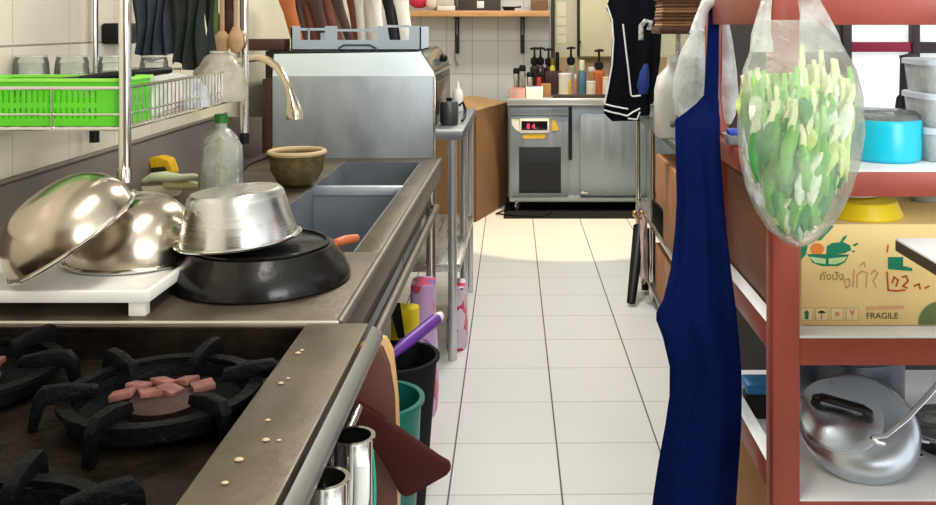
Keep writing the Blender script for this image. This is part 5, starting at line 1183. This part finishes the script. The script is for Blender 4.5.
B().tube([P(711, 98, 2.305), P(712, 70, 2.32), P(713, 40, 2.335), P(714, 14, 2.335), P(715, -6, 2.335), V(.500, 2.40, 1.463)], [.018, .017, .015, .014, .013, .012], 12, flat=(1., .25)).build('neck_strap', navy_cloth, ap)
B().tube([P(701, 30, 2.33), P(703, 12, 2.325), P(708, 4, 2.32), P(716, 0, 2.31), P(719, -8, 2.31)], [.006, .009, .010, .009, .008], 10, flat=(1.3, .6)).build('white_tie', white_trim, ap)

# ================================================================= WHITE SIDE TABLE, right foreground
wt = thing('side_table', 'white topped table corner poking in front of the printed carton', 'table', (1.0, 1.1, 0))
wx0 = .642; wz_ = 1.013
B().box((wx0, .55, wz_ - .004), (1.5, 1.6, wz_), .001).build('tabletop', white_paint, wt)
B().box((wx0, .55, wz_ - .022), (1.5, 1.6, wz_ - .004), .001).build('dark_edging', mat('dark_brown_edge', C8(52, 42, 38), .5), wt)
B().box((wx0 + .035, .6, wz_ - .075), (1.45, 1.52, wz_ - .022), .002).build('apron_frame', mat('grey_frame', C8(150, 144, 126), .5), wt)
for x in (.80, 1.44):
    for y in (.62, 1.38): B().box((x, y, 0), (x + .035, y + .035, wz_ - .074), .003).build('leg', mat('grey_frame', C8(150, 144, 126), .5), wt)

# ================================================================= CAMERA, LIGHT
cam = bpy.data.cameras.new('camera'); co = bpy.data.objects.new('camera', cam); COL.objects.link(co)
co.location = (0, 0, H); co.rotation_euler = (PI / 2, 0, 0)
cam.sensor_width = 36; cam.sensor_fit = 'HORIZONTAL'; cam.lens = F / 936 * 36
cam.shift_x = (468 - VX) / 936; cam.shift_y = (VY - 252.5) / 936
cam.clip_start = .05
SC.camera = co
def area(name, loc, rot, sx, sy, power, col):
    l = bpy.data.lights.new(name, 'AREA'); l.shape = 'RECTANGLE'; l.size = sx; l.size_y = sy; l.energy = power; l.color = col
    o = bpy.data.objects.new(name, l); COL.objects.link(o); o.location = loc; o.rotation_euler = rot; return o
_d = area('window_daylight', (1.9, -1.4, 1.95), (0, 0, 0), 1.6, 1.3, 62, (.95, .98, 1)); _d.rotation_euler = (V(.5, 2.2, .75) - _d.location).to_track_quat('-Z', 'Y').to_euler()  # added area light without a window, brightens carton and shelf fronts
area('tube_lamp', (-.1, 1.2, 2.7), (0, 0, 0), .25, 1.3, 22, (1, .97, .92))  # unseen ceiling area lights added to light the room, no fixtures modelled
area('tube_lamp', (.1, 4.2, 2.7), (0, 0, 0), .25, 1.3, 42, (1, .98, .95))
area('tube_lamp', (.1, 6.4, 2.7), (0, 0, 0), 1.2, .25, 22, (1, .95, .86))
sp_ = bpy.data.lights.new('warm_lamp', 'SPOT'); sp_.energy = 250; sp_.color = (1, .76, .42); sp_.spot_size = math.radians(38); sp_.spot_blend = .1; sp_.shadow_soft_size = .03  # added overhead spot imitating the sunlight patch on the far floor
so = bpy.data.objects.new('warm_lamp', sp_); COL.objects.link(so); so.location = (.28, 6.27, 2.68); so.rotation_euler = (0, 0, 0)
w = bpy.data.worlds.new('World'); SC.world = w; w.use_nodes = True
bg = w.node_tree.nodes['Background']; bg.inputs['Color'].default_value = (.93, .97, 1.0, 1); bg.inputs['Strength'].default_value = 1.3
vs = SC.view_settings; vs.view_transform = 'Standard'; vs.look = 'None'; vs.exposure = .3; vs.gamma = 1; vs.use_curve_mapping = False
